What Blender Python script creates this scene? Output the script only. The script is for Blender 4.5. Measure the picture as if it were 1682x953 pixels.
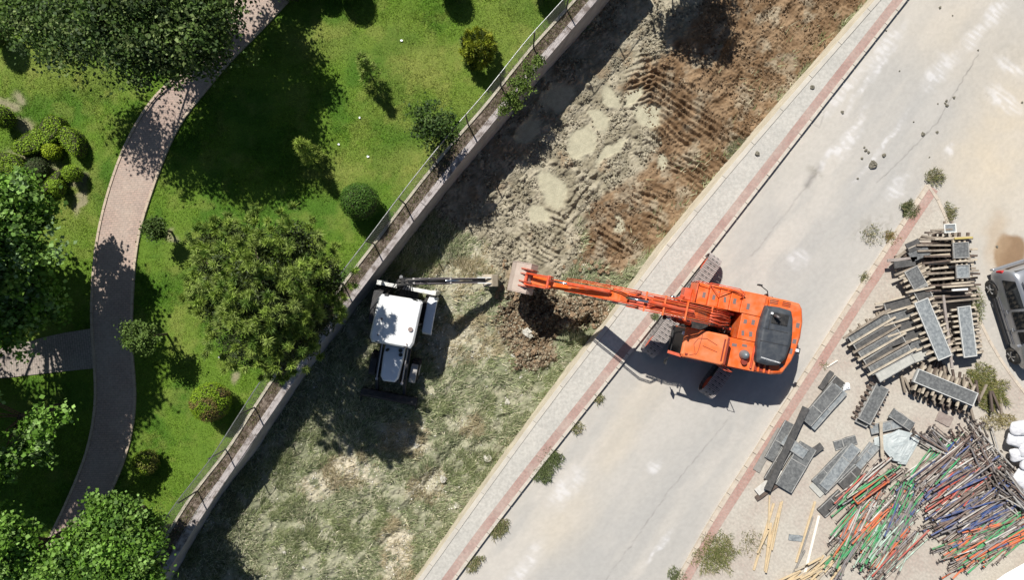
import bpy, bmesh, math, random
import numpy as np
from mathutils import Vector, Matrix

random.seed(7)
RNG = np.random.default_rng(7)
scene = bpy.context.scene
COL = scene.collection
for o in list(bpy.data.objects):
    bpy.data.objects.remove(o)

# ------------------------------------------------------------------ camera
CAM_H = 29.5
FPX = 1121.0                      # focal length in photo pixels
cam_d = bpy.data.cameras.new('camera')
cam_d.sensor_fit = 'HORIZONTAL'
cam_d.sensor_width = 36.0
cam_d.lens = 36.0 * FPX / 1682.0
cam_d.clip_start = 0.1
cam_d.clip_end = 2000.0
cam = bpy.data.objects.new('camera', cam_d)
cam.location = (0, 0, CAM_H)
cam.rotation_euler = (0, 0, 0)
COL.objects.link(cam)
scene.camera = cam

# ------------------------------------------------------------------ light
ELEV = math.radians(51.3)
SUN_DIR = Vector((-0.45 * math.cos(ELEV), 0.893 * math.cos(ELEV), math.sin(ELEV))).normalized()
world = bpy.data.worlds.new("World")
scene.world = world
world.use_nodes = True
wn = world.node_tree
bg = wn.nodes['Background']
sky = wn.nodes.new('ShaderNodeTexSky')
sky.sky_type = 'NISHITA'
sky.sun_disc = False
sky.sun_elevation = ELEV
sky.sun_rotation = math.atan2(-0.45, 0.893)
sky.air_density = 1.0
sky.dust_density = 0.6
wn.links.new(sky.outputs[0], bg.inputs[0])
bg.inputs[1].default_value = 0.05
sun_d = bpy.data.lights.new('sun', 'SUN')
sun_d.energy = 5.0
sun_d.angle = math.radians(0.5)
sun_d.color = (1.0, 0.965, 0.90)
sun = bpy.data.objects.new('sun', sun_d)
sun.rotation_euler = SUN_DIR.to_track_quat('Z', 'Y').to_euler()
sun.location = SUN_DIR * 60
COL.objects.link(sun)
scene.view_settings.view_transform = 'Standard'
scene.view_settings.look = 'None'
scene.view_settings.exposure = 0.38
scene.view_settings.gamma = 1.0

# ------------------------------------------------------------------ basics
def P(px, py, z=0.0):
    k = (CAM_H - z) / FPX
    return Vector(((px - 840.5) * k, (476.5 - py) * k, z))

def base_of(px, py, hmid, z0):
    """ground point under something whose middle (hmid above ground z0) shows at px,py"""
    p = P(px, py, z0 + hmid)
    return Vector((p.x, p.y, z0))

def tag(o, label=None, cat=None, group=None, kind=None):
    if label: o['label'] = label
    if cat: o['category'] = cat
    if group: o['group'] = group
    if kind: o['kind'] = kind
    return o

def empty(name, loc, rz=0.0, label=None, cat=None, group=None):
    o = bpy.data.objects.new(name, None)
    o.empty_display_size = 0.3
    o.location = loc
    o.rotation_euler = (0, 0, rz)
    COL.objects.link(o)
    tag(o, label, cat, group)
    return o

def root_mat(loc, rz):
    return Matrix.Translation(Vector(loc)) @ Matrix.Rotation(rz, 4, 'Z')

def link_mesh(name, me, parent=None):
    o = bpy.data.objects.new(name, me)
    COL.objects.link(o)
    if parent is not None:
        o.parent = parent
    return o

class MB:
    """collects shapes, links them as one mesh object"""
    def __init__(s, X=None):
        s.v = []; s.f = []; s.m = []; s.X = X if X is not None else Matrix.Identity(4)
    def add(s, verts, faces, mi=0, M=None):
        b = len(s.v)
        T = s.X @ M if M is not None else s.X
        s.v += [T @ Vector(p) for p in verts]
        s.f += [[b + i for i in f] for f in faces]
        s.m += [mi] * len(faces)
    def box(s, c, size, mi=0, M=None, rz=0.0, taper=1.0):
        x, y, z = [q / 2 for q in size]
        t = taper
        vs = [(-x, -y, -z), (x, -y, -z), (x, y, -z), (-x, y, -z),
              (-x*t, -y*t, z), (x*t, -y*t, z), (x*t, y*t, z), (-x*t, y*t, z)]
        fs = [(3, 2, 1, 0), (4, 5, 6, 7), (0, 1, 5, 4), (1, 2, 6, 5), (2, 3, 7, 6), (3, 0, 4, 7)]
        T = Matrix.Translation(Vector(c)) @ Matrix.Rotation(rz, 4, 'Z')
        if M is not None: T = T @ M
        s.add(vs, fs, mi, T)
    def box2(s, lo, hi, mi=0):
        s.box([(a + b) / 2 for a, b in zip(lo, hi)], [abs(b - a) for a, b in zip(lo, hi)], mi)
    def beam(s, p0, p1, w, h, mi=0, up=(0, 0, 1)):
        p0 = Vector(p0); p1 = Vector(p1)
        d = (p1 - p0); L = d.length
        if L < 1e-6: return
        d.normalize(); upv = Vector(up)
        side = upv.cross(d)
        if side.length < 1e-4: side = Vector((1, 0, 0)).cross(d)
        side.normalize(); u = d.cross(side)
        R = Matrix((( d.x, side.x, u.x, 0), (d.y, side.y, u.y, 0), (d.z, side.z, u.z, 0), (0, 0, 0, 1)))
        c = (p0 + p1) / 2
        x, y, z = L / 2, w / 2, h / 2
        vs = [(-x, -y, -z), (x, -y, -z), (x, y, -z), (-x, y, -z), (-x, -y, z), (x, -y, z), (x, y, z), (-x, y, z)]
        fs = [(3, 2, 1, 0), (4, 5, 6, 7), (0, 1, 5, 4), (1, 2, 6, 5), (2, 3, 7, 6), (3, 0, 4, 7)]
        s.add(vs, fs, mi, Matrix.Translation(c) @ R)
    def tube(s, pts, r, n=8, mi=0, r2=None, caps=True):
        pts = [Vector(p) for p in pts]
        k = len(pts); vs = []; fs = []
        prev = None
        for i, p in enumerate(pts):
            d = (pts[min(i + 1, k - 1)] - pts[max(i - 1, 0)])
            if d.length < 1e-7: d = Vector((0, 0, 1))
            d.normalize()
            a = prev if prev is not None else (Vector((0, 0, 1)) if abs(d.z) < .9 else Vector((1, 0, 0)))
            a = a - d * a.dot(d)
            if a.length < 1e-5: a = Vector((1, 0, 0)) - d * d.x
            a.normalize(); prev = a; b = d.cross(a)
            rr = r if r2 is None else r + (r2 - r) * i / (k - 1)
            if isinstance(r, (list, tuple)): rr = r[i]
            for j in range(n):
                t = 2 * math.pi * j / n
                vs.append(p + a * (math.cos(t) * rr) + b * (math.sin(t) * rr))
        for i in range(k - 1):
            for j in range(n):
                j2 = (j + 1) % n
                fs.append((i * n + j, i * n + j2, (i + 1) * n + j2, (i + 1) * n + j))
        if caps:
            fs.append(tuple(reversed(range(n)))); fs.append(tuple((k - 1) * n + j for j in range(n)))
        s.add(vs, fs, mi)
    def prism_y(s, prof, y0, y1, mi=0):      # profile in (x,z), extruded along y
        n = len(prof)
        vs = [(x, y0, z) for x, z in prof] + [(x, y1, z) for x, z in prof]
        fs = [tuple(range(n)), tuple(reversed(range(n, 2 * n)))]
        fs += [(i, i + n, (i + 1) % n + n, (i + 1) % n) for i in range(n)]
        s.add(vs, fs, mi)
    def prism_z(s, poly, z0, z1, mi=0, inset=0.0, ins_h=0.0):
        n = len(poly)
        cx = sum(p[0] for p in poly) / n; cy = sum(p[1] for p in poly) / n
        vs = [(x, y, z0) for x, y in poly] + [(x, y, z1 - ins_h) for x, y in poly]
        fs = [tuple(reversed(range(n)))]
        fs += [(i, (i + 1) % n, (i + 1) % n + n, i + n) for i in range(n)]
        if inset > 0:
            for x, y in poly:
                d = math.hypot(x - cx, y - cy); k = max(0, (d - inset) / d)
                vs.append((cx + (x - cx) * k, cy + (y - cy) * k, z1))
            fs += [(i + n, (i + 1) % n + n, (i + 1) % n + 2 * n, i + 2 * n) for i in range(n)]
            fs.append(tuple(range(2 * n, 3 * n)))
        else:
            fs.append(tuple(range(n, 2 * n)))
        s.add(vs, fs, mi)
    def dome(s, c, rx, ry, rz, mi=0, n=14, m=7, full=False):
        vs = []; fs = []
        lo = -m if full else 0
        rows = list(range(lo, m + 1))
        for i in rows:
            a = math.pi / 2 * i / m
            for j in range(n):
                t = 2 * math.pi * j / n
                vs.append((c[0] + rx * math.cos(a) * math.cos(t), c[1] + ry * math.cos(a) * math.sin(t), c[2] + rz * math.sin(a)))
        for i in range(len(rows) - 1):
            for j in range(n):
                j2 = (j + 1) % n
                fs.append((i * n + j, i * n + j2, (i + 1) * n + j2, (i + 1) * n + j))
        s.add(vs, fs, mi)
    def mesh(s, name, mats):
        me = bpy.data.meshes.new(name)
        me.from_pydata([tuple(p) for p in s.v], [], s.f)
        if not isinstance(mats, (list, tuple)): mats = [mats]
        for m in mats: me.materials.append(m)
        me.polygons.foreach_set('material_index', s.m)
        me.update()
        bm = bmesh.new(); bm.from_mesh(me)
        bmesh.ops.recalc_face_normals(bm, faces=bm.faces)
        bm.to_mesh(me); bm.free()
        return me
    def build(s, name, mats, parent=None, bevel=0.0, smooth=False, seg=2):
        me = s.mesh(name, mats)
        o = link_mesh(name, me, parent)
        if smooth:
            me.polygons.foreach_set('use_smooth', [True] * len(me.polygons))
        if bevel > 0:
            md = o.modifiers.new('bevel', 'BEVEL'); md.width = bevel; md.segments = seg
            md.limit_method = 'ANGLE'; md.angle_limit = math.radians(40)
        return o

def np_mesh(name, V, F, mats, col=None, parent=None, smooth=False, uv=None, midx=None):
    """V (n,3); F (m,k) with one k"""
    me = bpy.data.meshes.new(name)
    V = np.asarray(V, dtype=np.float32); F = np.asarray(F, dtype=np.int32)
    m, k = F.shape
    me.vertices.add(len(V)); me.vertices.foreach_set('co', V.ravel())
    me.loops.add(m * k); me.loops.foreach_set('vertex_index', F.ravel())
    me.polygons.add(m)
    me.polygons.foreach_set('loop_start', np.arange(0, m * k, k, dtype=np.int32))
    me.polygons.foreach_set('loop_total', np.full(m, k, dtype=np.int32))
    if smooth: me.polygons.foreach_set('use_smooth', np.ones(m, dtype=bool))
    if not isinstance(mats, (list, tuple)): mats = [mats]
    for q in mats: me.materials.append(q)
    if midx is not None: me.polygons.foreach_set('material_index', midx.astype(np.int32))
    if col is not None:
        a = me.color_attributes.new('tint', 'FLOAT_COLOR', 'POINT')
        c4 = np.ones((len(V), 4), dtype=np.float32); c4[:, :3] = col
        a.data.foreach_set('color', c4.ravel())
    if uv is not None:
        u = me.uv_layers.new(name='uv')
        u.data.foreach_set('uv', np.asarray(uv, dtype=np.float32)[F.ravel()].ravel())
    me.update(calc_edges=True)
    me.validate()
    return link_mesh(name, me, parent)

# ------------------------------------------------------------------ numpy noise
def _hash(ix, iy, seed):
    h = (ix.astype(np.int64) * 374761393 + iy.astype(np.int64) * 668265263 + seed * 1442695041) & 0xffffffff
    h = ((h ^ (h >> 13)) * 1274126177) & 0xffffffff
    h = (h ^ (h >> 16)) & 0xffffffff
    return h.astype(np.float64) / 4294967295.0

def vnoise(x, y, seed=0):
    x = np.asarray(x, float); y = np.asarray(y, float)
    ix = np.floor(x); iy = np.floor(y)
    fx = x - ix; fy = y - iy
    fx = fx * fx * (3 - 2 * fx); fy = fy * fy * (3 - 2 * fy)
    a = _hash(ix, iy, seed); b = _hash(ix + 1, iy, seed); c = _hash(ix, iy + 1, seed); d = _hash(ix + 1, iy + 1, seed)
    return (a * (1 - fx) + b * fx) * (1 - fy) + (c * (1 - fx) + d * fx) * fy

def fbm(x, y, octv=4, seed=0, gain=0.5):
    t = 0; a = 1; n = 0
    for i in range(octv):
        t = t + a * vnoise(x * 2 ** i + 17.3 * i, y * 2 ** i - 9.1 * i, seed + i); n += a; a *= gain
    return t / n

def worley(x, y, seed=0):
    """distance to the nearest and second nearest jittered point"""
    ix = np.floor(x); iy = np.floor(y)
    d1 = np.full(np.shape(x), 9.); d2 = np.full(np.shape(x), 9.); hid = np.zeros(np.shape(x))
    for a in (-1, 0, 1):
        for b in (-1, 0, 1):
            cx = ix + a; cy = iy + b
            px = cx + _hash(cx, cy, seed); py = cy + _hash(cx, cy, seed + 77)
            d = np.hypot(x - px, y - py); h = _hash(cx, cy, seed + 5)
            m = d < d1
            d2 = np.where(m, d1, np.minimum(d2, d)); hid = np.where(m, h, hid); d1 = np.where(m, d, d1)
    return d1, d2, hid

def sstep(e0, e1, x):
    t = np.clip((x - e0) / (e1 - e0), 0, 1)
    return t * t * (3 - 2 * t)

def inpoly(px, py, poly):
    r = np.zeros(px.shape, bool); n = len(poly)
    for i in range(n):
        x0, y0 = poly[i]; x1, y1 = poly[(i + 1) % n]
        if y0 == y1: continue
        c = ((y0 > py) != (y1 > py)) & (px < (x1 - x0) * (py - y0) / (y1 - y0) + x0)
        r ^= c
    return r

def segdist(px, py, a, b):
    ax, ay = a; bx, by = b
    dx, dy = bx - ax, by - ay
    t = np.clip(((px - ax) * dx + (py - ay) * dy) / (dx * dx + dy * dy + 1e-9), 0, 1)
    return np.hypot(px - ax - t * dx, py - ay - t * dy)

def blob(px, py, cx, cy, rx, ry, ang=0.0, soft=0.5):
    c, s = math.cos(ang), math.sin(ang)
    u = ((px - cx) * c + (py - cy) * s) / rx; v = (-(px - cx) * s + (py - cy) * c) / ry
    return 1 - sstep(1 - soft, 1 + soft, np.hypot(u, v))

def mixc(a, b, t):
    a = np.asarray(a, float); b = np.asarray(b, float)
    return a * (1 - t[..., None]) + b * t[..., None]

# ------------------------------------------------------------------ materials
MATS = {}
def M(name, col, rough=0.8, metal=0.0, col2=None, scale=4.0, detail=6, bump=0.0, bscale=40.0, coat=0.0, spec=0.5, lo=0.35, hi=0.65, stretch=None, dust=None, dscale=3.0, damt=0.5):
    if name in MATS: return MATS[name]
    m = bpy.data.materials.new(name); m.use_nodes = True
    nt = m.node_tree; N = nt.nodes; L = nt.links
    b = N['Principled BSDF']
    b.inputs['Base Color'].default_value = (*col, 1)
    b.inputs['Roughness'].default_value = rough
    b.inputs['Metallic'].default_value = metal
    b.inputs['Specular IOR Level'].default_value = spec
    if coat: b.inputs['Coat Weight'].default_value = coat; b.inputs['Coat Roughness'].default_value = 0.15
    tc = N.new('ShaderNodeTexCoord'); src = tc.outputs['Object']
    if stretch:
        mp = N.new('ShaderNodeMapping'); mp.inputs['Scale'].default_value = stretch
        L.new(src, mp.inputs[0]); src = mp.outputs[0]
    cur = None
    if col2 is not None:
        nz = N.new('ShaderNodeTexNoise'); nz.inputs['Scale'].default_value = scale; nz.inputs['Detail'].default_value = detail
        nz.inputs['Roughness'].default_value = 0.65
        L.new(src, nz.inputs['Vector'])
        rp = N.new('ShaderNodeValToRGB')
        rp.color_ramp.elements[0].position = lo; rp.color_ramp.elements[0].color = (*col, 1)
        rp.color_ramp.elements[1].position = hi; rp.color_ramp.elements[1].color = (*col2, 1)
        L.new(nz.outputs[0], rp.inputs[0]); cur = rp.outputs[0]
    if dust is not None:
        nz = N.new('ShaderNodeTexNoise'); nz.inputs['Scale'].default_value = dscale; nz.inputs['Detail'].default_value = 8
        L.new(tc.outputs['Object'], nz.inputs['Vector'])
        rp = N.new('ShaderNodeValToRGB')
        rp.color_ramp.elements[0].position = 0.42; rp.color_ramp.elements[0].color = (0, 0, 0, 1)
        rp.color_ramp.elements[1].position = 0.72; rp.color_ramp.elements[1].color = (damt, damt, damt, 1)
        L.new(nz.outputs[0], rp.inputs[0])
        mx = N.new('ShaderNodeMix'); mx.data_type = 'RGBA'
        L.new(rp.outputs[0], mx.inputs['Factor'])
        if cur is None: mx.inputs['A'].default_value = (*col, 1)
        else: L.new(cur, mx.inputs['A'])
        mx.inputs['B'].default_value = (*dust, 1)
        cur = mx.outputs['Result']
        mr = N.new('ShaderNodeMapRange'); mr.inputs['To Min'].default_value = rough; mr.inputs['To Max'].default_value = min(1, rough + .4)
        L.new(rp.outputs[0], mr.inputs['Value']); L.new(mr.outputs[0], b.inputs['Roughness'])
    if cur is not None: L.new(cur, b.inputs['Base Color'])
    if bump:
        nz = N.new('ShaderNodeTexNoise'); nz.inputs['Scale'].default_value = bscale; nz.inputs['Detail'].default_value = 5
        L.new(src, nz.inputs['Vector'])
        bp = N.new('ShaderNodeBump'); bp.inputs['Strength'].default_value = bump; bp.inputs['Distance'].default_value = 0.03
        L.new(nz.outputs[0], bp.inputs['Height']); L.new(bp.outputs[0], b.inputs['Normal'])
    MATS[name] = m
    return m

def Mtint(name, rough=0.9, nscale=30.0, amt=0.3, bump=0.3, bscale=60.0, transl=0.0, spec=0.3):
    """base colour from the mesh's own tint attribute, broken up with fine noise"""
    if name in MATS: return MATS[name]
    m = bpy.data.materials.new(name); m.use_nodes = True
    nt = m.node_tree; N = nt.nodes; L = nt.links
    b = N['Principled BSDF']; b.inputs['Roughness'].default_value = rough
    b.inputs['Specular IOR Level'].default_value = spec
    at = N.new('ShaderNodeAttribute'); at.attribute_name = 'tint'
    cur = at.outputs['Color']
    if amt > 0:
        tc = N.new('ShaderNodeTexCoord')
        nz = N.new('ShaderNodeTexNoise'); nz.inputs['Scale'].default_value = nscale; nz.inputs['Detail'].default_value = 6; nz.inputs['Roughness'].default_value = .7
        L.new(tc.outputs['Object'], nz.inputs['Vector'])
        mr = N.new('ShaderNodeMapRange'); mr.inputs['From Min'].default_value = .3; mr.inputs['From Max'].default_value = .7
        mr.inputs['To Min'].default_value = 1 - amt; mr.inputs['To Max'].default_value = 1 + amt
        L.new(nz.outputs[0], mr.inputs['Value'])
        vm = N.new('ShaderNodeVectorMath'); vm.operation = 'SCALE'
        L.new(cur, vm.inputs[0]); L.new(mr.outputs[0], vm.inputs['Scale']); cur = vm.outputs[0]
        if bump > 0:
            n2 = N.new('ShaderNodeTexNoise'); n2.inputs['Scale'].default_value = bscale; n2.inputs['Detail'].default_value = 4
            L.new(tc.outputs['Object'], n2.inputs['Vector'])
            bp = N.new('ShaderNodeBump'); bp.inputs['Strength'].default_value = bump; bp.inputs['Distance'].default_value = 0.02
            L.new(n2.outputs[0], bp.inputs['Height']); L.new(bp.outputs[0], b.inputs['Normal'])
    L.new(cur, b.inputs['Base Color'])
    if transl > 0:
        tr = N.new('ShaderNodeBsdfTranslucent'); L.new(cur, tr.inputs['Color'])
        mx = N.new('ShaderNodeMixShader'); mx.inputs[0].default_value = transl
        out = [n for n in N if n.type == 'OUTPUT_MATERIAL'][0]
        L.new(b.outputs[0], mx.inputs[1]); L.new(tr.outputs[0], mx.inputs[2]); L.new(mx.outputs[0], out.inputs['Surface'])
    MATS[name] = m
    return m

def Mbrick(name, c1, c2, mortar, bw, bh, rot=0.0, rough=.85, dirt=(.4, .37, .31), damt=.5, dscale=.6, msize=.012, bump=.4):
    """small pavers on UV given in metres"""
    if name in MATS: return MATS[name]
    m = bpy.data.materials.new(name); m.use_nodes = True
    nt = m.node_tree; N = nt.nodes; L = nt.links
    b = N['Principled BSDF']; b.inputs['Roughness'].default_value = rough
    uv = N.new('ShaderNodeUVMap'); uv.uv_map = 'uv'
    mp = N.new('ShaderNodeMapping'); mp.inputs['Rotation'].default_value = (0, 0, rot)
    L.new(uv.outputs[0], mp.inputs[0])
    br = N.new('ShaderNodeTexBrick')
    br.inputs['Color1'].default_value = (*c1, 1); br.inputs['Color2'].default_value = (*c2, 1); br.inputs['Mortar'].default_value = (*mortar, 1)
    br.inputs['Scale'].default_value = 1.0; br.inputs['Brick Width'].default_value = bw; br.inputs['Row Height'].default_value = bh
    br.inputs['Mortar Size'].default_value = msize; br.inputs['Mortar Smooth'].default_value = .2; br.inputs['Bias'].default_value = 0
    L.new(mp.outputs[0], br.inputs['Vector'])
    tc = N.new('ShaderNodeTexCoord')
    nz = N.new('ShaderNodeTexNoise'); nz.inputs['Scale'].default_value = dscale; nz.inputs['Detail'].default_value = 9; nz.inputs['Roughness'].default_value = .65
    L.new(tc.outputs['Object'], nz.inputs['Vector'])
    rp = N.new('ShaderNodeValToRGB'); rp.color_ramp.elements[0].position = .38; rp.color_ramp.elements[1].position = .68
    rp.color_ramp.elements[0].color = (damt * .25,) * 3 + (1,); rp.color_ramp.elements[1].color = (damt,) * 3 + (1,)
    L.new(nz.outputs[0], rp.inputs[0])
    mx = N.new('ShaderNodeMix'); mx.data_type = 'RGBA'
    L.new(rp.outputs[0], mx.inputs['Factor']); L.new(br.outputs['Color'], mx.inputs['A']); mx.inputs['B'].default_value = (*dirt, 1)
    n3 = N.new('ShaderNodeTexNoise'); n3.inputs['Scale'].default_value = 9; n3.inputs['Detail'].default_value = 8
    L.new(tc.outputs['Object'], n3.inputs['Vector'])
    mr = N.new('ShaderNodeMapRange'); mr.inputs['From Min'].default_value = .3; mr.inputs['From Max'].default_value = .7
    mr.inputs['To Min'].default_value = .85; mr.inputs['To Max'].default_value = 1.12
    L.new(n3.outputs[0], mr.inputs['Value'])
    vm = N.new('ShaderNodeVectorMath'); vm.operation = 'SCALE'
    L.new(mx.outputs['Result'], vm.inputs[0]); L.new(mr.outputs[0], vm.inputs['Scale'])
    L.new(vm.outputs[0], b.inputs['Base Color'])
    bp = N.new('ShaderNodeBump'); bp.inputs['Strength'].default_value = bump; bp.inputs['Distance'].default_value = .006; bp.invert = True
    L.new(br.outputs['Fac'], bp.inputs['Height']); L.new(bp.outputs[0], b.inputs['Normal'])
    MATS[name] = m
    return m
# ================================================================== the setting
Z_PARK = 0.20; Z_COP = 0.38; Z_WALK = 0.15

def wpoly(pts, z):
    return [P(x, y, z) for x, y in pts]

# traced lines (photo pixels, turned into ground points at their own level)
WALL_FRONT = [(218, 1035), (262, 960), (277, 935), (297, 896), (339, 828), (396, 757), (436, 693), (480, 625), (527, 562), (581, 490),
              (635, 420), (685, 353), (722, 305), (770, 246), (818, 192), (887, 104), (940, 46), (981, 0), (1060, -95)]
EDGE = [(1520, -95), (1433, 4), (1320, 133), (1208, 262), (1091, 404), (995, 536), (914, 638), (808, 783), (684, 958), (620, 1045)]
KERB = [(1563, -95), (1489, 0), (1365, 158), (1243, 315), (1120, 474), (998, 629), (880, 778), (800, 882), (749, 952), (684, 1040)]
KERB2 = [(1524, 303), (1489, 354), (1454, 409), (1403, 486), (1360, 553), (1316, 622), (1280, 677), (1240, 742), (1200, 803), (1165, 858), (1112, 953), (1065, 1040)]
YARD_R = [(1524, 303), (1545, 318), (1556, 365), (1580, 440), (1603, 515), (1628, 570), (1650, 602), (1682, 645), (1760, 740), (1800, 1040)]
WALLW = wpoly(WALL_FRONT, Z_COP); EDGEW = wpoly(EDGE, Z_WALK); KERBW = wpoly(KERB, Z_WALK); KERB2W = wpoly(KERB2, .12); YARDW = wpoly(YARD_R, .12)

def interp_x(poly, y):
    ys = np.array([p[1] for p in poly]); xs = np.array([p[0] for p in poly])
    o = np.argsort(ys)
    return np.interp(y, ys[o], xs[o])

def resample(poly, step):
    pts = [Vector((p[0], p[1], 0)) for p in poly]
    cum = [0]
    for a, b in zip(pts, pts[1:]): cum.append(cum[-1] + (b - a).length)
    n = max(2, int(round(cum[-1] / step)) + 1)
    out = []
    for t in np.linspace(0, cum[-1], n):
        i = min(max(int(np.searchsorted(cum, t)) - 1, 0), len(pts) - 2)
        u = (t - cum[i]) / max(cum[i + 1] - cum[i], 1e-9)
        out.append(pts[i].lerp(pts[i + 1], u))
    # light smoothing
    for _ in range(2):
        out = [out[0]] + [(out[i - 1] + out[i] * 2 + out[i + 1]) / 4 for i in range(1, len(out) - 1)] + [out[-1]]
    return out

def offset(line, d):
    """shift a resampled line sideways, positive to the right of its direction"""
    out = []
    for i, p in enumerate(line):
        t = (line[min(i + 1, len(line) - 1)] - line[max(i - 1, 0)]); t.normalize()
        out.append(Vector((p.x + t.y * d, p.y - t.x * d, 0)))
    return out

def strip(line, d0, d1, z, name, mats, parent=None, z2=None):
    a = offset(line, d0); b = offset(line, d1)
    V = [(p.x, p.y, z) for p in a] + [(p.x, p.y, z if z2 is None else z2) for p in b]
    n = len(a); s = [0]
    for i in range(1, n): s.append(s[-1] + (line[i] - line[i - 1]).length)
    UV = [(d0, q) for q in s] + [(d1, q) for q in s]
    F = [(i, i + n, i + 1 + n, i + 1) for i in range(n - 1)]
    # normal up
    v0, v1, v2 = Vector(V[F[0][0]]), Vector(V[F[0][1]]), Vector(V[F[0][2]])
    if (v1 - v0).cross(v2 - v0).z < 0: F = [tuple(reversed(f)) for f in F]
    return np_mesh(name, V, F, mats, parent=parent, uv=UV)

def solid_strip(mb, line, d0, d1, z0, z1, mi=0):
    a = offset(line, d0); b = offset(line, d1); n = len(a)
    V = [(p.x, p.y, z0) for p in a] + [(p.x, p.y, z0) for p in b] + [(p.x, p.y, z1) for p in a] + [(p.x, p.y, z1) for p in b]
    F = []
    for i in range(n - 1):
        F += [(i, i + 1, n + i + 1, n + i), (2*n + i, 3*n + i, 3*n + i + 1, 2*n + i + 1),
              (i, 2*n + i, 2*n + i + 1, i + 1), (n + i, n + i + 1, 3*n + i + 1, 3*n + i)]
    F += [(0, n, 3*n, 2*n), (n - 1, 3*n - 1, 4*n - 1, 2*n - 1)]
    mb.add(V, F, mi)

WL = resample(WALLW, 0.4)      # runs up-right (towards +y)
EL = resample(EDGEW, 0.4)[::-1]  # also made to run up-right
KL = resample(KERBW, 0.4)[::-1]
K2 = resample(KERB2W, 0.35)[::-1]
# for lines running up-right, "right of direction" is the ditch/road side

# far ground
far = MB(); far.add([(-300, -300, -2.9), (300, -300, -2.9), (300, 300, -2.9), (-300, 300, -2.9)], [(0, 1, 2, 3)])
tag(far.build('ground', M('far_soil', (.20, .17, .11), .95, col2=(.10, .13, .05), scale=.05, bump=.3)), kind='structure')

# ------------------------------------------------------------------ lawn
lawn_m = Mtint('lawn_soil', .95, 14, .35, .5, 30)
GREEN = np.array((.118, .205, .020)); LUSH = np.array((.078, .172, .014)); DRY = np.array((.215, .25, .052)); BARE = np.array((.30, .26, .17))

def park_cols(px, py):
    wx = px + 26 * (fbm(px / 22, py / 22, 3, 3) - .5); wy = py + 26 * (fbm(px / 22, py / 22, 3, 9) - .5)
    n = fbm(px / 60, py / 60, 5, 21, .6)
    c = mixc(LUSH * .9, GREEN, sstep(.38, .58, n))
    d = np.zeros_like(px)
    for (cx, cy, rx, ry, s) in [(700, 110, 60, 45, .75), (520, 70, 70, 30, .5), (690, 265, 80, 30, .6), (80, 110, 80, 40, .55), (150, 130, 60, 30, .5), (560, 280, 60, 35, .5),
                                (830, 60, 60, 80, .45), (120, 330, 40, 60, .45), (330, 420, 60, 40, .3), (640, 60, 60, 40, .3), (300, 545, 30, 50, .3), (760, 170, 40, 30, .4), (640, 170, 50, 40, .35)]:
        d = np.maximum(d, s * blob(wx, wy, cx, cy, rx, ry, 0, .7))
    d = np.clip(d + .42 * sstep(.5, .7, fbm(px / 26, py / 26, 5, 40, .6)), 0, 1)
    c = mixc(c, DRY, d)
    b = np.zeros_like(px)
    for (cx, cy, rx, ry) in [(10, 170, 22, 10), (38, 205, 14, 14), (130, 325, 9, 24), (88, 285, 22, 16), (390, 620, 7, 10), (50, 275, 50, 30), (125, 290, 14, 14), (282, 388, 9, 7), (35, 160, 12, 10)]:
        b = np.maximum(b, blob(wx, wy, cx, cy, rx, ry, .3, .5))
    c = mixc(c, BARE, np.clip(b * .85, 0, 1))
    return c, b

_k = (CAM_H - Z_PARK) / FPX
nx, ny = 330, 440
ys = np.linspace(-18, 18, ny)
xr = interp_x([Vector((p.x, p.y, 0)) for p in offset(WL, -.80)], ys)
tt = np.linspace(0, 1, nx)
X = -34 + (xr[:, None] + 34) * tt[None, :]; Y = np.repeat(ys[:, None], nx, 1)
pxg = 840.5 + X / _k; pyg = 476.5 - Y / _k
colr, bare = park_cols(pxg, pyg)
Zg = Z_PARK + .05 * (fbm(X * .6, Y * .6, 3, 5) - .5) + .02 * (fbm(X * 5, Y * 5, 2, 6) - .5)
idx = np.arange(nx * ny).reshape(ny, nx)
F = np.stack([idx[:-1, :-1], idx[:-1, 1:], idx[1:, 1:], idx[1:, :-1]], -1).reshape(-1, 4)
lawn = np_mesh('lawn', np.stack([X, Y, Zg], -1).reshape(-1, 3), F, lawn_m, col=colr.reshape(-1, 3) * .8, smooth=True)
tag(lawn, kind='structure')
fl = MB(); fl.add([(-300, -18, .18), (-34, -18, .18), (-34, 18, .18), (-300, 18, .18)], [(0, 1, 2, 3)])
fl.add([(-300, 18, .18), (-3.2, 18, .18), (30, 60, .18), (30, 300, .18), (-300, 300, .18)], [(0, 1, 2, 3, 4)])
fl.add([(-300, -300, .18), (-60, -60, .18), (-19.5, -18, .18), (-300, -18, .18)], [(0, 1, 2, 3)])
tag(fl.build('park_ground', M('far_lawn', (.05, .11, .015), .95, col2=(.11, .14, .03), scale=.3)), kind='structure')

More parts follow.
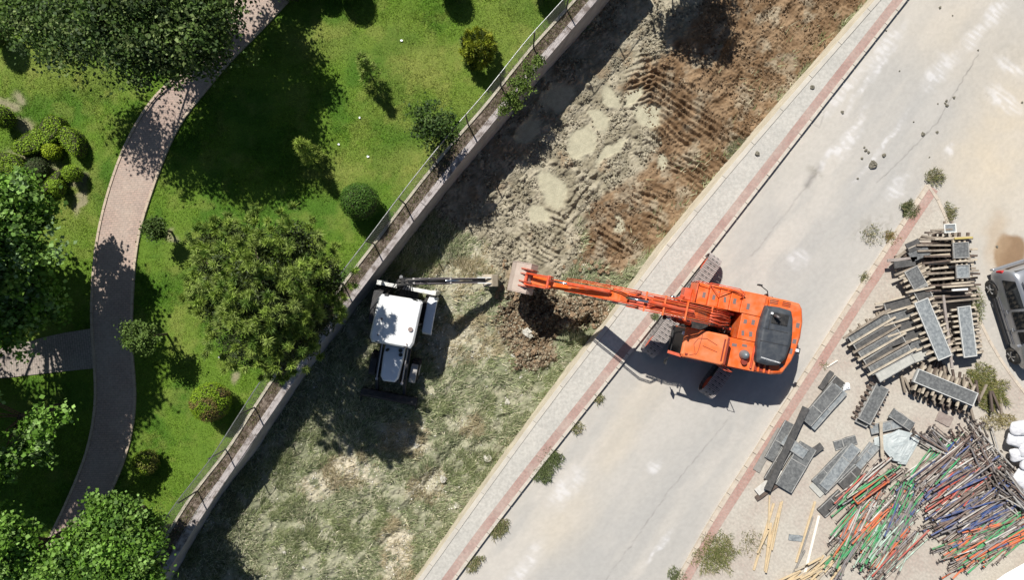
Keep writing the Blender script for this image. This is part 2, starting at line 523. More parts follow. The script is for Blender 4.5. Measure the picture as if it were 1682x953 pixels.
# ------------------------------------------------------------------ garden path
PATH_L = [(470, -90), (386, 0), (352, 62), (292, 124), (255, 153), (218, 210), (196, 258), (177, 314), (161, 377), (152, 444), (149, 525), (154, 590), (158, 650), (150, 717), (134, 768), (101, 844), (72, 900), (40, 990)]
PATH_R = [(560, -90), (473, 0), (430, 47), (369, 107), (336, 150), (303, 188), (283, 222), (262, 275), (246, 322), (228, 377), (219, 444), (215, 511), (216, 595), (223, 640), (220, 683), (211, 737), (190, 791), (160, 850), (132, 905), (100, 990)]
def even(poly, n, z):
    r = resample(wpoly(poly, z), .3)
    L = len(r) - 1; out = []
    for i in range(n):
        f = i * L / (n - 1); k = min(int(f), L - 1); out.append(r[k].lerp(r[k + 1], f - k))
    return out
zp = Z_PARK + .05
def path_mesh(name, A, B, mat, z):
    n = 120
    a = even(A, n, z); b = even(B, n, z); cols = 4; V = []; UV = []; s = 0
    for i in range(n):
        if i: s += ((a[i] - a[i - 1]).length + (b[i] - b[i - 1]).length) / 2
        w = (b[i] - a[i]).length
        for j in range(cols + 1):
            q = a[i].lerp(b[i], j / cols); V.append((q.x, q.y, z)); UV.append((w * (j / cols - .5), s))
    F = [(i * 5 + j, i * 5 + j + 5, i * 5 + j + 6, i * 5 + j + 1) for i in range(n - 1) for j in range(cols)]
    v0, v1, v2 = [Vector(V[k]) for k in F[5][:3]]
    if (v1 - v0).cross(v2 - v0).z < 0: F = [tuple(reversed(f)) for f in F]
    return tag(np_mesh(name, V, F, mat, uv=UV), kind='structure'), a, b
path_mat = Mbrick('path_pavers', (.40, .27, .22), (.31, .22, .19), (.20, .16, .13), .20, .10, rough=.85, dirt=(.42, .35, .29), damt=.7, dscale=.5, msize=.012)
path, pa, pb = path_mesh('garden_path', PATH_L, PATH_R, path_mat, zp)
bpath, ba, bb = path_mesh('branch_path', [(-80, 590), (0, 573), (97, 548), (150, 540)], [(-80, 632), (0, 622), (80, 613), (158, 605)],
                          Mbrick('branch_pavers', (.30, .24, .21), (.25, .20, .18), (.14, .12, .1), .20, .10, damt=.4), zp - .004)
edge_m = M('path_edging', (.46, .37, .28), .85, col2=(.36, .29, .22), scale=6)
cnt = 0
def kerb_run(line, d0, d1, z0, z1, length, name, mat, parent, gap=.012, jitter=.004):
    """separate kerb stones laid end to end along a line"""
    pts = resample(line, length)
    a = offset(pts, d0); b = offset(pts, d1)
    for i in range(len(pts) - 1):
        t = (pts[i + 1] - pts[i]).normalized() * gap / 2
        j = random.uniform(-jitter, jitter)
        q = [a[i] + t, b[i] + t, b[i + 1] - t, a[i + 1] - t]
        c = sum(q, Vector()) / 4
        V = [(p.x, p.y, z0) for p in q] + [(c.x + (p.x - c.x) * .985, c.y + (p.y - c.y) * .985, z1 + j) for p in q]
        mb = MB(); mb.add(V, [(3, 2, 1, 0), (4, 5, 6, 7), (0, 1, 5, 4), (1, 2, 6, 5), (2, 3, 7, 6), (3, 0, 4, 7)])
        mb.build(name, mat, parent)
kerb_run(pa, -.05, .05, zp - .06, zp + .035, .5, 'edging_stone', edge_m, path)
kerb_run(pb, -.05, .05, zp - .06, zp + .035, .5, 'edging_stone', edge_m, path)

# ------------------------------------------------------------------ park retaining wall, planter strip on top
conc = M('wall_concrete', (.38, .36, .35), .9, col2=(.25, .23, .22), scale=1.6, detail=10, bump=.4, bscale=20)
conc_l = M('coping_concrete', (.17, .14, .125), .9, col2=(.40, .36, .345), lo=.38, hi=.52, scale=3.2, detail=10, bump=.5, bscale=25)
wroot = empty('park_retaining_wall', (WL[30].x, WL[30].y, -2), 0, 'long curving concrete retaining wall between the green park and the sunken ditch', 'wall')
bpy.context.view_layer.update()
Xi = Matrix.Translation(-Vector(wroot.location))
b_ = MB(Xi); solid_strip(b_, WL, -.36, -.0, -2.7, Z_COP - .05); b_.build('wall_face', conc, wroot)
# coping cast in lengths
pts = resample(WALLW, 2.4)
for i in range(len(pts) - 1):
    seg = [pts[i].lerp(pts[i + 1], t) for t in (.004, .25, .5, .75, .996)]
    b_ = MB(Xi); solid_strip(b_, seg, -.25, .02, Z_COP - .05, Z_COP + random.uniform(-.006, .006)); b_.build('coping_stone', conc_l, wroot, bevel=.012)
b_ = MB(Xi); solid_strip(b_, WL, -.80, -.68, -.4, Z_COP + .0)
b_.build('rear_kerb', M('rear_kerb', (.50, .45, .36), .9, col2=(.34, .31, .24), scale=3), wroot)
o = strip(WL, -.685, -.24, Z_COP - .045, 'planting_soil', M('planter_soil', (.07, .05, .035), 1, col2=(.22, .175, .14), scale=7, lo=.42, hi=.62, detail=10, bump=1, bscale=30))
o.parent = wroot; o.matrix_parent_inverse = Xi

# ------------------------------------------------------------------ ditch
def zbase(y):
    return np.interp(y, [-12.5, -5, 2, 12.5], [-1.35, -1.5, -1.95, -2.1])
ny, nx = 800, 300
ys = np.linspace(-15.6, 15.6, ny)
xl = interp_x(WL, ys) - .15; xr = interp_x(EL, ys) + .15
tt = np.linspace(0, 1, nx)
X = xl[:, None] + (xr - xl)[:, None] * tt[None, :]; Y = np.repeat(ys[:, None], nx, 1)
ZB = zbase(Y)
k = (CAM_H - ZB) / FPX
PX = 840.5 + X / k; PY = 476.5 - Y / k
wx = PX + 46 * (fbm(PX / 22, PY / 22, 5, 11, .62) - .5); wy = PY + 46 * (fbm(PX / 22, PY / 22, 5, 12, .62) - .5)
BROWN = [(1015, 150), (1060, 100), (1120, 60), (1180, -60), (1500, -90), (1210, 262), (1085, 405), (1010, 455), (955, 430), (965, 345), (1060, 265), (1085, 215), (1040, 165)]
GREYM = [(900, -90), (1180, -90), (1150, 60), (1060, 110), (1040, 160), (1090, 215), (1060, 270), (965, 345), (950, 430), (900, 470), (825, 470), (790, 400), (700, 340), (800, 200)]
SPOIL = [(905, 480), (1000, 480), (1005, 520), (960, 545), (915, 540), (900, 560), (915, 600), (850, 605), (820, 560), (815, 490), (860, 440)]
mb_ = inpoly(wx, wy, BROWN).astype(float); mg = inpoly(wx, wy, GREYM).astype(float) * (1 - mb_); msp = inpoly(wx, wy, SPOIL).astype(float)
def soft(a, n=3):
    for _ in range(n):
        a = (a + np.roll(a, 1, 0) + np.roll(a, -1, 0) + np.roll(a, 1, 1) + np.roll(a, -1, 1)) / 5
    return a
mb_ = soft(mb_, 14); mg = soft(mg, 14); msp = soft(msp, 6)
mgr = np.clip(1 - mb_ - mg - msp, 0, 1)
# relief
n1 = fbm(X * 1.1, Y * 1.1, 4, 31); n2 = fbm(X * 4, Y * 4, 4, 33, .6); n3 = fbm(X * 9, Y * 9, 3, 35)
clod = np.abs(fbm(X * 3.2, Y * 3.2, 3, 41) - .5) * 2
clod2 = np.abs(fbm(X * 7, Y * 7, 2, 43) - .5) * 2
Z = ZB + .30 * (n1 - .5)
ca, cb_, ch = worley(X / .16, Y / .16, 3); clA = np.clip(cb_ - ca, 0, .6) * (ch > .35) * (.4 + ch)
ca, cb_, ch = worley(X / .33 + 5, Y / .33, 13); clB = np.clip(cb_ - ca, 0, .7) * (ch > .45) * (.3 + ch)
rough_a = sstep(.40, .62, fbm(X * .9, Y * .9, 3, 71))
fine = 1.9 * (fbm(X * 13, Y * 13, 2, 73) - .5)
Z += mb_ * (.07 * (n2 - .5) + .05 * clA + .055 * fine + rough_a * .10 * clB)
Z += mg * (.06 * (n2 - .5) + .045 * fine + .035 * clA + (1 - rough_a) * .22 * clB + (1 - rough_a) * .05 * clA)
Z += msp * (.24 * (n2 - .4) + .10 * clA + .20 * clB + .05 * fine)
Z += mgr * (.17 * (n2 - .5) + .08 * (n3 - .5) + .05 * clA)
# spoil heaps thrown up by digging, and the trench itself
heap = .55 * blob(wx, wy, 955, 510, 52, 36, .4, .8) + .20 * blob(wx, wy, 868, 572, 38, 36, 0, .8) + .30 * blob(wx, wy, 826, 470, 24, 40, 0, .8) + .45 * blob(wx, wy, 975, 435, 40, 24, .3, .8)
hole = blob(wx, wy, 893, 528, 24, 44, -.25, .5)
Z += heap * (.85 + .4 * (n2 - .5)) - .8 * hole - .5 * blob(wx, wy, 962, 536, 20, 13, .3, .6)
# track and bucket-tooth ridges: (polygon, direction of the ridge in photo degrees, period px, amplitude)
ridge = np.zeros_like(Z)
def ridges(poly, ang, per, amp, seed, sharp=1.0):
    global ridge
    m = soft(inpoly(wx, wy, poly).astype(float), 6)
    a = math.radians(ang)
    v = -(PX) * math.sin(a) + PY * math.cos(a) + 26 * (fbm(PX / 75, PY / 75, 2, seed) - .5) + 3.2 * (fbm(PX / 14, PY / 14, 2, seed + 1) - .5)
    u = PX * math.cos(a) + PY * math.sin(a)
    w = .5 + .5 * np.sin(2 * math.pi * v / per)
    w = w ** sharp * (.25 + 1.15 * fbm(u / 34, v / 8, 3, seed + 2)) * (.35 + .85 * sstep(.25, .5, fbm(PX / 30, PY / 30, 2, seed + 3)))
    ridge += m * amp * w
ridges([(1040, 120), (1085, 100), (1250, 235), (1215, 275), (1150, 330), (1060, 235), (1075, 190)], 34, 10.5, .21, 51, 1.3)
ridges([(990, 300), (1100, 300), (1080, 400), (960, 430)], 35, 10.5, .17, 55, 1.3)
ridges([(1030, 110), (1090, 60), (1075, 150), (1040, 200)], -8, 7.5, .13, 57)
ridges([(1170, 60), (1250, -20), (1330, 0), (1200, 200), (1150, 130)], -52, 26, .11, 59)
ridges([(1170, 40), (1250, -20), (1440, 0), (1300, 150), (1200, 200), (1150, 130)], 38, 6.5, .065, 61)
ridges([(850, 370), (930, 330), (935, 400), (880, 440)], 28, 8.5, .17, 63, 1.3)
ridges([(930, 330), (1000, 270), (960, 370), (920, 430)], -50, 12, .12, 65)
ridges([(900, 240), (1060, 90), (1080, 130), (930, 330)], -50, 24, .05, 67)
ridges([(690, 640), (870, 560), (900, 600), (760, 800), (600, 900)], -48, 34, .10, 69)
ridges([(400, 900), (700, 640), (760, 700), (560, 953)], -50, 40, .08, 71)
Z += ridge
# long furrows seen in the weeds
for a_, b_2, wd, dp in [((785, 690), (620, 900), 6, .16), ((760, 640), (690, 730), 5, .12), ((640, 800), (560, 900), 5, .10), ((870, 690), (780, 790), 5, .12), ((830, 780), (700, 930), 5, .08)]:
    dd = segdist(wx * .4 + PX * .6, wy * .4 + PY * .6, a_, b_2)
    Z -= dp * np.exp(-(dd / wd) ** 2)
# puddles: level and smooth
pud = np.zeros_like(Z)
for (cx, cy, rx, ry, an) in [(1003, 160, 11, 22, -.45), (1038, 160, 8, 24, .55), (985, 195, 14, 20, -.6), (1062, 190, 24, 18, .5), (955, 235, 30, 20, -.8), (905, 310, 20, 34, -.5), (1085, 265, 9, 13, 0),
                             (1018, 370, 9, 13, 0), (915, 160, 28, 20, -.6), (870, 215, 26, 16, -.8), (885, 352, 16, 12, 0), (1000, 250, 30, 10, -.75)]:
    pud = np.maximum(pud, blob(wx * .5 + PX * .5, wy * .5 + PY * .5, cx, cy, rx, ry, an, .22))
ZP = ZB - .02
Z = Z * (1 - pud) + ZP * pud + .012 * (n2 - .5) * pud
# stay against the walls
# colours; the brown mud also carries painted trough shade
gb1 = np.array((.135, .082, .042)); gb2 = np.array((.24, .162, .095)); gg1 = np.array((.21, .185, .13)); gg2 = np.array((.33, .295, .22)); pc = np.array((.37, .345, .25))
sg1 = np.array((.16, .17, .10)); sg2 = np.array((.265, .26, .18)); dryc = np.array((.46, .41, .31))
cn = fbm(PX / 18, PY / 18, 5, 81, .6); cn2 = fbm(PX / 60, PY / 60, 3, 82)
cb = mixc(gb1, gb2, sstep(.35, .68, cn)); cb = mixc(cb, gg2, sstep(.50, .72, fbm(PX / 26, PY / 26, 5, 83, .6)) * .6)
cg = mixc(gg1, gg2, sstep(.35, .65, cn)); cg = mixc(cg, gb2, sstep(.60, .75, fbm(PX / 30, PY / 30, 4, 85)) * .5)
trough_shade = sstep(.6, .15, ridge / .2) * sstep(.02, .05, soft((ridge > .02).astype(float), 4)); cb = mixc(cb, np.array((.105, .066, .036)), .30 * trough_shade * sstep(.3, .6, fbm(PX / 24, PY / 24, 3, 84)))  # shade between the ridges mixed into the brown, broken up by noise
cs = mixc(gb1, np.array((.26, .20, .13)), sstep(.3, .6, cn)); cs = mixc(cs, gg2, .35 * sstep(.5, .65, fbm(PX / 9, PY / 9, 3, 88)))
dr = np.zeros_like(PX)
for (cx, cy, rx, ry, s) in [(575, 770, 42, 26, 1), (520, 800, 30, 20, .8), (650, 905, 26, 50, 1), (760, 560, 70, 40, .6), (660, 720, 40, 28, .8), (770, 700, 30, 22, .5), (745, 460, 50, 40, .4), (700, 800, 40, 24, .5), (800, 430, 30, 24, .6), (760, 640, 90, 20, .3), (885, 480, 40, 40, .4)]:
    dr = np.maximum(dr, s * blob(wx, wy, cx, cy, rx, ry, 0, .6))
cgr = mixc(sg1, sg2, sstep(.35, .65, cn)); cgr = mixc(cgr, dryc, np.clip(dr * sstep(.3, .5, cn), 0, 1))
C = cb * mb_[..., None] + cg * mg[..., None] + cs * msp[..., None] + cgr * mgr[..., None]
C = C / np.maximum(mb_ + mg + msp + mgr, 1e-3)[..., None]
lowdark = sstep(0, .5, ridge / .17)
C = mixc(C, pc, np.clip(pud, 0, 1))
C = C * (.85 + .3 * fbm(PX / 5, PY / 5, 2, 90))[..., None]
idx = np.arange(nx * ny).reshape(ny, nx)
F = np.stack([idx[:-1, :-1], idx[:-1, 1:], idx[1:, 1:], idx[1:, :-1]], -1).reshape(-1, 4)
ditch = np_mesh('ditch_ground', np.stack([X, Y, Z], -1).reshape(-1, 3), F, Mtint('ditch_earth', .95, 22, .22, .55, 45), col=C.reshape(-1, 3), smooth=True)
tag(ditch, kind='structure')
D = dict(X=X, Y=Y, Z=Z, PX=PX, PY=PY, grass=mgr * (1 - hole), dry=dr, mud=mb_ + mg, spoil=msp, xl=xl, xr=xr, ys=ys, grey=mg, pud=pud)
def ditch_z(x, y):
    i = int(np.clip(np.searchsorted(D['ys'], y), 1, len(D['ys']) - 1))
    t = (x - D['xl'][i]) / (D['xr'][i] - D['xl'][i]); j = int(np.clip(t * (nx_d - 1), 0, nx_d - 1))
    return float(D['Z'][i, j])
nx_d = nx
def on_ditch(px, py):
    p = P(px, py, -1.8)
    for _ in range(3):
        p = P(px, py, ditch_z(p.x, p.y))
    return p

# ------------------------------------------------------------------ pavement on the road side of the ditch
side = empty('ditch_side_wall', (EL[30].x, EL[30].y, -2), 0, 'cream concrete edge wall holding up the pavement beside the ditch', 'wall')
Xs = Matrix.Translation(-Vector(side.location))
b_ = MB(Xs); solid_strip(b_, EL, 0.0, .19, -2.7, Z_WALK - .03)
b_.build('wall_face', M('edge_wall', (.64, .57, .44), .9, col2=(.48, .42, .32), scale=1.5, detail=9, bump=.3), side)
pts = resample(EL, 1.9)
for i in range(len(pts) - 1):
    seg = [pts[i].lerp(pts[i + 1], t) for t in (.003, .5, .997)]
    b_ = MB(Xs); solid_strip(b_, seg, -.02, .18, Z_WALK - .03, Z_WALK + .03 + random.uniform(-.004, .004))
    b_.build('coping_stone', M('edge_coping', (.52, .48, .41), .9, col2=(.42, .39, .34), scale=2, detail=10, bump=.3), side, bevel=.01)

walk_m = Mbrick('walk_pavers', (.405, .39, .355), (.39, .377, .345), (.35, .335, .305), .24, .12, damt=.85, dirt=(.46, .435, .39), msize=.008, bump=.15)
red_m = Mbrick('red_pavers', (.35, .20, .17), (.30, .165, .145), (.26, .19, .16), .20, .10, damt=.75, dirt=(.42, .35, .30), dscale=.9, msize=.01, bump=.25)
# the pavement's width varies, so it is ruled between the two traced lines
n = 140
def evenl(l, n):
    L = len(l) - 1; out = []
    for i in range(n):
        f = i * L / (n - 1); k = min(int(f), L - 1); out.append(l[k].lerp(l[k + 1], f - k))
    return out
A = evenl(offset(EL, .17), n); Bq = evenl(offset(KL, -.50), n)
V = []; UV = []; s = 0
for i in range(n):
    if i: s += (A[i] - A[i - 1]).length
    w = (Bq[i] - A[i]).length
    for j in range(3):
        q = A[i].lerp(Bq[i], j / 2); V.append((q.x, q.y, Z_WALK)); UV.append((w * j / 2, s))
F = [(i * 3 + j, i * 3 + j + 1, i * 3 + j + 4, i * 3 + j + 3) for i in range(n - 1) for j in range(2)]
pave = np_mesh('pavement', V, F, walk_m, uv=UV); tag(pave, kind='structure')
o = strip(KL, -.50, -.13, Z_WALK + .004, 'red_paver_strip', red_m, parent=pave)
kerb_m = M('kerb_stone', (.52, .47, .40), .85, col2=(.40, .36, .31), scale=5, detail=8, bump=.2)
kerb_run(KL, -.135, 0, -.15, Z_WALK + .012, .75, 'kerb_stone', kerb_m, pave)
# fill below pavement so that nothing is hollow
b_ = MB(); solid_strip(b_, offset(EL, .1), 0, .8, -.8, Z_WALK - .02); ob = b_.build('pavement_bed', conc, pave)

# ------------------------------------------------------------------ road (one sheet, dusty concrete-grey asphalt)
ny, nx = 640, 440
ys = np.linspace(-15.6, 15.6, ny)
xl = interp_x(KL, ys) - .12; xr = np.full(ny, 27.0)
X = xl[:, None] + (xr - xl)[:, None] * np.linspace(0, 1, nx)[None, :]; Y = np.repeat(ys[:, None], nx, 1)
k = CAM_H / FPX
PX = 840.5 + X / k; PY = 476.5 - Y / k
wx = PX + 18 * (fbm(PX / 20, PY / 20, 4, 101) - .5); wy = PY + 18 * (fbm(PX / 20, PY / 20, 4, 102) - .5)
ga, gb = np.array((.375, .358, .332)), np.array((.43, .402, .362))
# streak direction along the road
a = math.radians(-52.5); u = PX * math.cos(a) + PY * math.sin(a); v = -PX * math.sin(a) + PY * math.cos(a)
C = mixc(ga, gb, sstep(.3, .7, fbm(u / 160, v / 34, 4, 103)))
C = mixc(C, np.array((.47, .435, .39)), .6 * sstep(.52, .75, fbm(u / 90, v / 26, 4, 104)))
beige = np.array((.50, .43, .33))
for (cx, cy, rx, ry, an, s) in [(1640, 230, 70, 160, .1, .75), (1600, 60, 90, 80, 0, .45), (1560, 260, 60, 50, 0, .35), (1430, 660, 40, 40, 0, .0), (930, 860, 60, 40, -.9, .4), (1060, 650, 70, 30, -.9, .35), (1010, 740, 50, 22, -.9, .4)]:
    C = mixc(C, beige, s * blob(wx, wy, cx, cy, rx, ry, an, .8) * (.6 + .6 * fbm(PX / 25, PY / 25, 4, 105)))
# cooler worn lane
C = mixc(C, np.array((.345, .338, .325)), .45 * np.exp(-((v - (1010 * math.sin(-a) + 880 * math.cos(a))) / 55) ** 2))
white = np.array((.66, .65, .66))
SC = [(1325, 185, 55, 10), (1395, 232, 24, 9), (1540, 118, 34, 14), (1600, 60, 26, 11), (1635, 20, 22, 11), (1650, 165, 12, 30), (1380, 235, 60, 5), (930, 800, 34, 13), (860, 935, 40, 12), (1075, 767, 12, 8), (1310, 425, 14, 14),
      (1430, 130, 60, 5), (1385, 150, 50, 8), (1450, 80, 46, 9), (1445, 245, 60, 4), (1475, 305, 24, 9), (1560, 245, 10, 6), (1080, 900, 30, 4), (1240, 290, 30, 6), (1660, 110, 10, 24)]
for i, (cx, cy, rx, ry) in enumerate(SC):
    m_ = blob(wx, wy, cx, cy, rx, ry, a if rx > ry else a, .7)
    st = .35 + .65 * sstep(.45, .62, vnoise(u / 3.2, v / 14, 110 + i))
    C = mixc(C, white, np.clip(.48 * m_ * st, 0, 1))
# cracks and joints
def crack(pts, w, s):
    global C
    d = np.full(PX.shape, 1e9)
    for p, q in zip(pts, pts[1:]): d = np.minimum(d, segdist(PX + 5 * (fbm(PX / 7, PY / 7, 2, 140) - .5), PY, p, q))
    C = mixc(C, np.array((.17, .16, .15)), s * np.exp(-(d / w) ** 2) * (.4 + .8 * vnoise(PX / 9, PY / 9, 141)))
crack([(1195, 690), (1100, 805), (1030, 905), (990, 960)], 1.0, .45)
crack([(1605, 90), (1540, 200), (1480, 262), (1440, 300)], 1.0, .6)
crack([(1335, 290), (1290, 350), (1235, 420)], 1.3, .4)
crack([(1345, 275), (1325, 305)], 5, .55)
crack([(1355, 180), (1345, 210), (1330, 200)], 1, .5)
for (cx, cy, rx, ry, s) in [(1338, 285, 7, 16, .5), (1425, 380, 26, 18, .35), (1445, 372, 20, 12, .3), (1620, 155, 12, 10, .2), (1665, 90, 16, 30, .12), (1575, 165, 10, 8, .15)]:
    C = mixc(C, np.array((.19, .175, .14)), s * blob(wx, wy, cx, cy, rx, ry, -.9, .7) * sstep(.4, .6, fbm(PX / 6, PY / 6, 3, 150)))
# damp brown patch behind the van
C = mixc(C, np.array((.215, .135, .075)), .95 * blob(wx, wy, 1660, 418, 27, 34, .1, .15))
C = mixc(C, np.array((.38, .28, .18)), .5 * blob(wx, wy, 1635, 395, 18, 40, .1, .7))
# dust along the kerbs
dk = np.abs(X - xl[:, None]); C = mixc(C, np.array((.50, .455, .385)), .45 * np.exp(-dk / .6) * (.5 + fbm(PX / 20, PY / 20, 3, 160)))
C = C * (.93 + .14 * fbm(PX / 4, PY / 4, 2, 170))[..., None]
idx = np.arange(nx * ny).reshape(ny, nx)
F = np.stack([idx[:-1, :-1], idx[:-1, 1:], idx[1:, 1:], idx[1:, :-1]], -1).reshape(-1, 4)
Zr = .012 * (fbm(X * .5, Y * .5, 3, 171) - .5) - .006
road = np_mesh('road', np.stack([X, Y, Zr], -1).reshape(-1, 3), F, Mtint('road_asphalt', .9, 60, .10, .25, 90), col=C.reshape(-1, 3), smooth=True)
tag(road, kind='structure')
fr = MB(); fr.add([(27, -15.6, -.01), (300, -15.6, -.01), (300, 15.6, -.01), (27, 15.6, -.01)], [(0, 1, 2, 3)])
x1 = float(interp_x(KL, 15.6)); x0 = float(interp_x(KL, -15.6))
fr.add([(x1, 15.6, -.01), (300, 15.6, -.01), (300, 300, -.01), (x1 + 220, 300, -.01)], [(0, 1, 2, 3)])
fr.add([(x0, -15.6, -.01), (x0 - 220, -300, -.01), (300, -300, -.01), (300, -15.6, -.01)], [(0, 1, 2, 3)])
tag(fr.build('outer_road', M('outer_road', (.38, .36, .33), .9, col2=(.44, .40, .35), scale=.5)), kind='structure')

# ------------------------------------------------------------------ yard island with its kerb and red strip
n = 90
A = evenl(offset(K2, .12), n)
YR = resample(YARDW, .35)[::-1]
YR = evenl(YR, n)
V = []; UV = []
for i in range(n):
    for j in range(25):
        q = A[i].lerp(YR[i], j / 24); V.append((q.x, q.y, .105)); UV.append((q.x, q.y))
F = [(i * 25 + j, i * 25 + j + 1, i * 25 + j + 26, i * 25 + j + 25) for i in range(n - 1) for j in range(24)]
yard_m = Mbrick('yard_pavers', (.38, .32, .27), (.35, .26, .22), (.3, .26, .22), .24, .12, rot=.9, damt=1.3, dirt=(.43, .395, .34), dscale=.28, msize=.012, bump=.2)
yard = np_mesh('paved_yard', V, F, yard_m, uv=UV); tag(yard, kind='structure')
strip(K2, .13, .52, .112, 'red_paver_strip', Mbrick('red_pavers_dusty', (.38, .20, .165), (.33, .165, .135), (.3, .22, .18), .20, .10, damt=.65, dirt=(.43, .36, .31), dscale=.9, msize=.01), parent=yard)
kerb_run(K2, -.03, .14, -.1, .125, .7, 'kerb_stone', M('yard_kerb', (.53, .46, .37), .85, col2=(.40, .34, .28), scale=4, detail=8), yard)
kerb_run(resample([Vector((p.x, p.y, 0)) for p in YARDW], .35), -.05, .07, -.1, .13, .8, 'kerb_stone', M('yard_kerb', (.5, .4, .3)), yard)
# ================================================================== plants
def unit(v):
    return v / np.maximum(np.linalg.norm(v, axis=1, keepdims=True), 1e-9)

def leaf_quads(C, Nn, L, W, rng, cols):
    """rhombic leaves, slightly folded; C centres, Nn normals, L length array"""
    n = len(C)
    r = unit(rng.normal(size=(n, 3)))
    a = unit(np.cross(Nn, r)); b = np.cross(Nn, a)
    L = np.asarray(L).reshape(-1, 1)
    V = np.empty((n, 4, 3))
    V[:, 0] = C - a * L * .5
    V[:, 1] = C + b * L * W + Nn * L * .10
    V[:, 2] = C + a * L * .5
    V[:, 3] = C - b * L * W + Nn * L * .10
    F = np.arange(n * 4).reshape(n, 4)
    return V.reshape(-1, 3), F, np.repeat(cols, 4, 0)

def pick(cols, n, rng, jit=.18):
    cols = np.array(cols); c = cols[rng.integers(0, len(cols), n)]
    return c * (1 + jit * rng.normal(size=(n, 1))).clip(.5, 1.6)

leaf_m = Mtint('leaf', .6, amt=0, transl=.25, spec=.22)
leaf_gloss = Mtint('glossy_leaf', .38, amt=0, transl=.22, spec=.5)
needle_m = Mtint('needle', .6, amt=0, transl=.15, spec=.3)
bark_m = M('bark', (.13, .095, .065), .95, col2=(.07, .05, .035), scale=14, bump=.8, bscale=30)

def limbs(mb, base, top_r, tips, rng, r0):
    top = Vector(base) + Vector((0, 0, top_r))
    mb.tube([Vector(base) + Vector((0, 0, -.3)), Vector(base) + Vector((.03, .02, top_r * .5)), top], [r0 * 1.25, r0, r0 * .8], 8)
    for t in tips:
        t = Vector(t); m1 = top.lerp(t, .5) + Vector(rng.normal(size=3) * .12) + Vector((0, 0, -.1))
        if rng.uniform() < .45: continue
        mb.tube([top - Vector((0, 0, rng.uniform(.0, .5))), m1, t], [r0 * .30, r0 * .18, r0 * .06], 6)

def crown(lobes, n_clumps, per, leaf, spread, cols, rng, shell=(.55, 1.02), up=.6, W=.36, sizes=.3, flat=.8):
    """lobes: (x,y,z,r). Leaf clumps spread through the outer part of every lobe"""
    lob = np.array(lobes, float); w = lob[:, 3] ** 2; w /= w.sum()
    li = rng.choice(len(lob), n_clumps, p=w)
    d = unit(rng.normal(size=(n_clumps, 3))); d[:, 2] = np.where(d[:, 2] < -.35, -d[:, 2], d[:, 2])
    rr = rng.uniform(shell[0], shell[1], n_clumps) * lob[li, 3] * (1 + .18 * rng.normal(size=n_clumps))
    cc = lob[li, :3] + d * rr[:, None] * np.array([1, 1, flat])
    sp = spread * rng.uniform(.6, 1.3, n_clumps)
    C = np.repeat(cc, per, 0) + rng.normal(size=(n_clumps * per, 3)) * np.repeat(sp, per)[:, None] * np.array([1, 1, .55])
    Nn = unit(rng.normal(size=C.shape) * .75 + np.array([0, 0, up]) + np.repeat(d, per, 0) * .35)
    cc_col = pick(cols, n_clumps, rng, .10)
    cl = np.repeat(cc_col, per, 0) * (1 + .16 * rng.normal(size=(len(C), 1))).clip(.5, 1.6)
    Ls = leaf * (1 + sizes * rng.normal(size=len(C))).clip(.4, 1.8)
    return leaf_quads(C, Nn, Ls, W, rng, cl), cc

def tree(name, label, cat, base, h_trunk, lobes, clumps, per, leaf, spread, cols, seed, r0=.14, mat=None, group=None, **kw):
    rng = np.random.default_rng(seed)
    root = empty(name, base, 0, label, cat, group)
    (V, F, c), cc = crown(lobes, clumps, per, leaf, spread, cols, rng, **kw)
    np_mesh('crown', V, F, mat or leaf_m, col=c, parent=root)
    mb = MB(); tips = cc[rng.choice(len(cc), min(26, len(cc)), replace=False)]
    limbs(mb, (0, 0, 0), h_trunk, tips, rng, r0)
    mb.build('trunk', bark_m, root, smooth=True)
    return root

def shrub(name, label, cat, px, py, r_px, h, z0, cols, seed, leaf=.05, n=5200, rx=1, ry=1, ang=0, group=None, mat=None, fuzz=.03, bare=None, box=False, W=.42):
    """clipped shrub: closed dark body of twigs with leaves all over it"""
    zc = z0 + h * .55
    k = (CAM_H - zc) / FPX; R = r_px * k
    c = base_of(px, py, h * .55, z0)
    rng = np.random.default_rng(seed)
    root = empty(name, c, ang, label, cat, group)
    d = unit(rng.normal(size=(n, 3))); d[:, 2] = np.where(d[:, 2] < -.5, -d[:, 2], d[:, 2])
    lump = 1 + .07 * (fbm(d[:, 0] * 3 + seed, d[:, 1] * 3 + d[:, 2] * 2, 3, seed) - .5) * 2
    C = d * lump[:, None] * np.array([R * rx, R * ry, h * .5]) + np.array([0, 0, h * .52])
    C += rng.normal(size=C.shape) * fuzz
    Nn = unit(d + rng.normal(size=d.shape) * .55 + np.array([0, 0, .25]))
    cl = pick(cols, n, rng, .2)
    if bare is not None:
        m = fbm(d[:, 0] * 2.2 + 5, d[:, 1] * 2.2, 3, seed + 1) > .56
        cl[m] = pick(bare, int(m.sum()), rng, .2)
    Ls = leaf * rng.uniform(.6, 1.4, n)
    V, F, cc = leaf_quads(C, Nn, Ls, W, rng, cl)
    np_mesh('foliage', V, F, mat or leaf_m, col=cc, parent=root)
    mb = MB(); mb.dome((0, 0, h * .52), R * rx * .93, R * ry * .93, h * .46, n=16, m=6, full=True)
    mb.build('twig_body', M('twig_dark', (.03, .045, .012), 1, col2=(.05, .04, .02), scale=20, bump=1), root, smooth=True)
    mb = MB(); mb.tube([(0, 0, -.1), (0, 0, h * .4)], .05, 6); mb.build('stem', bark_m, root)
    return root

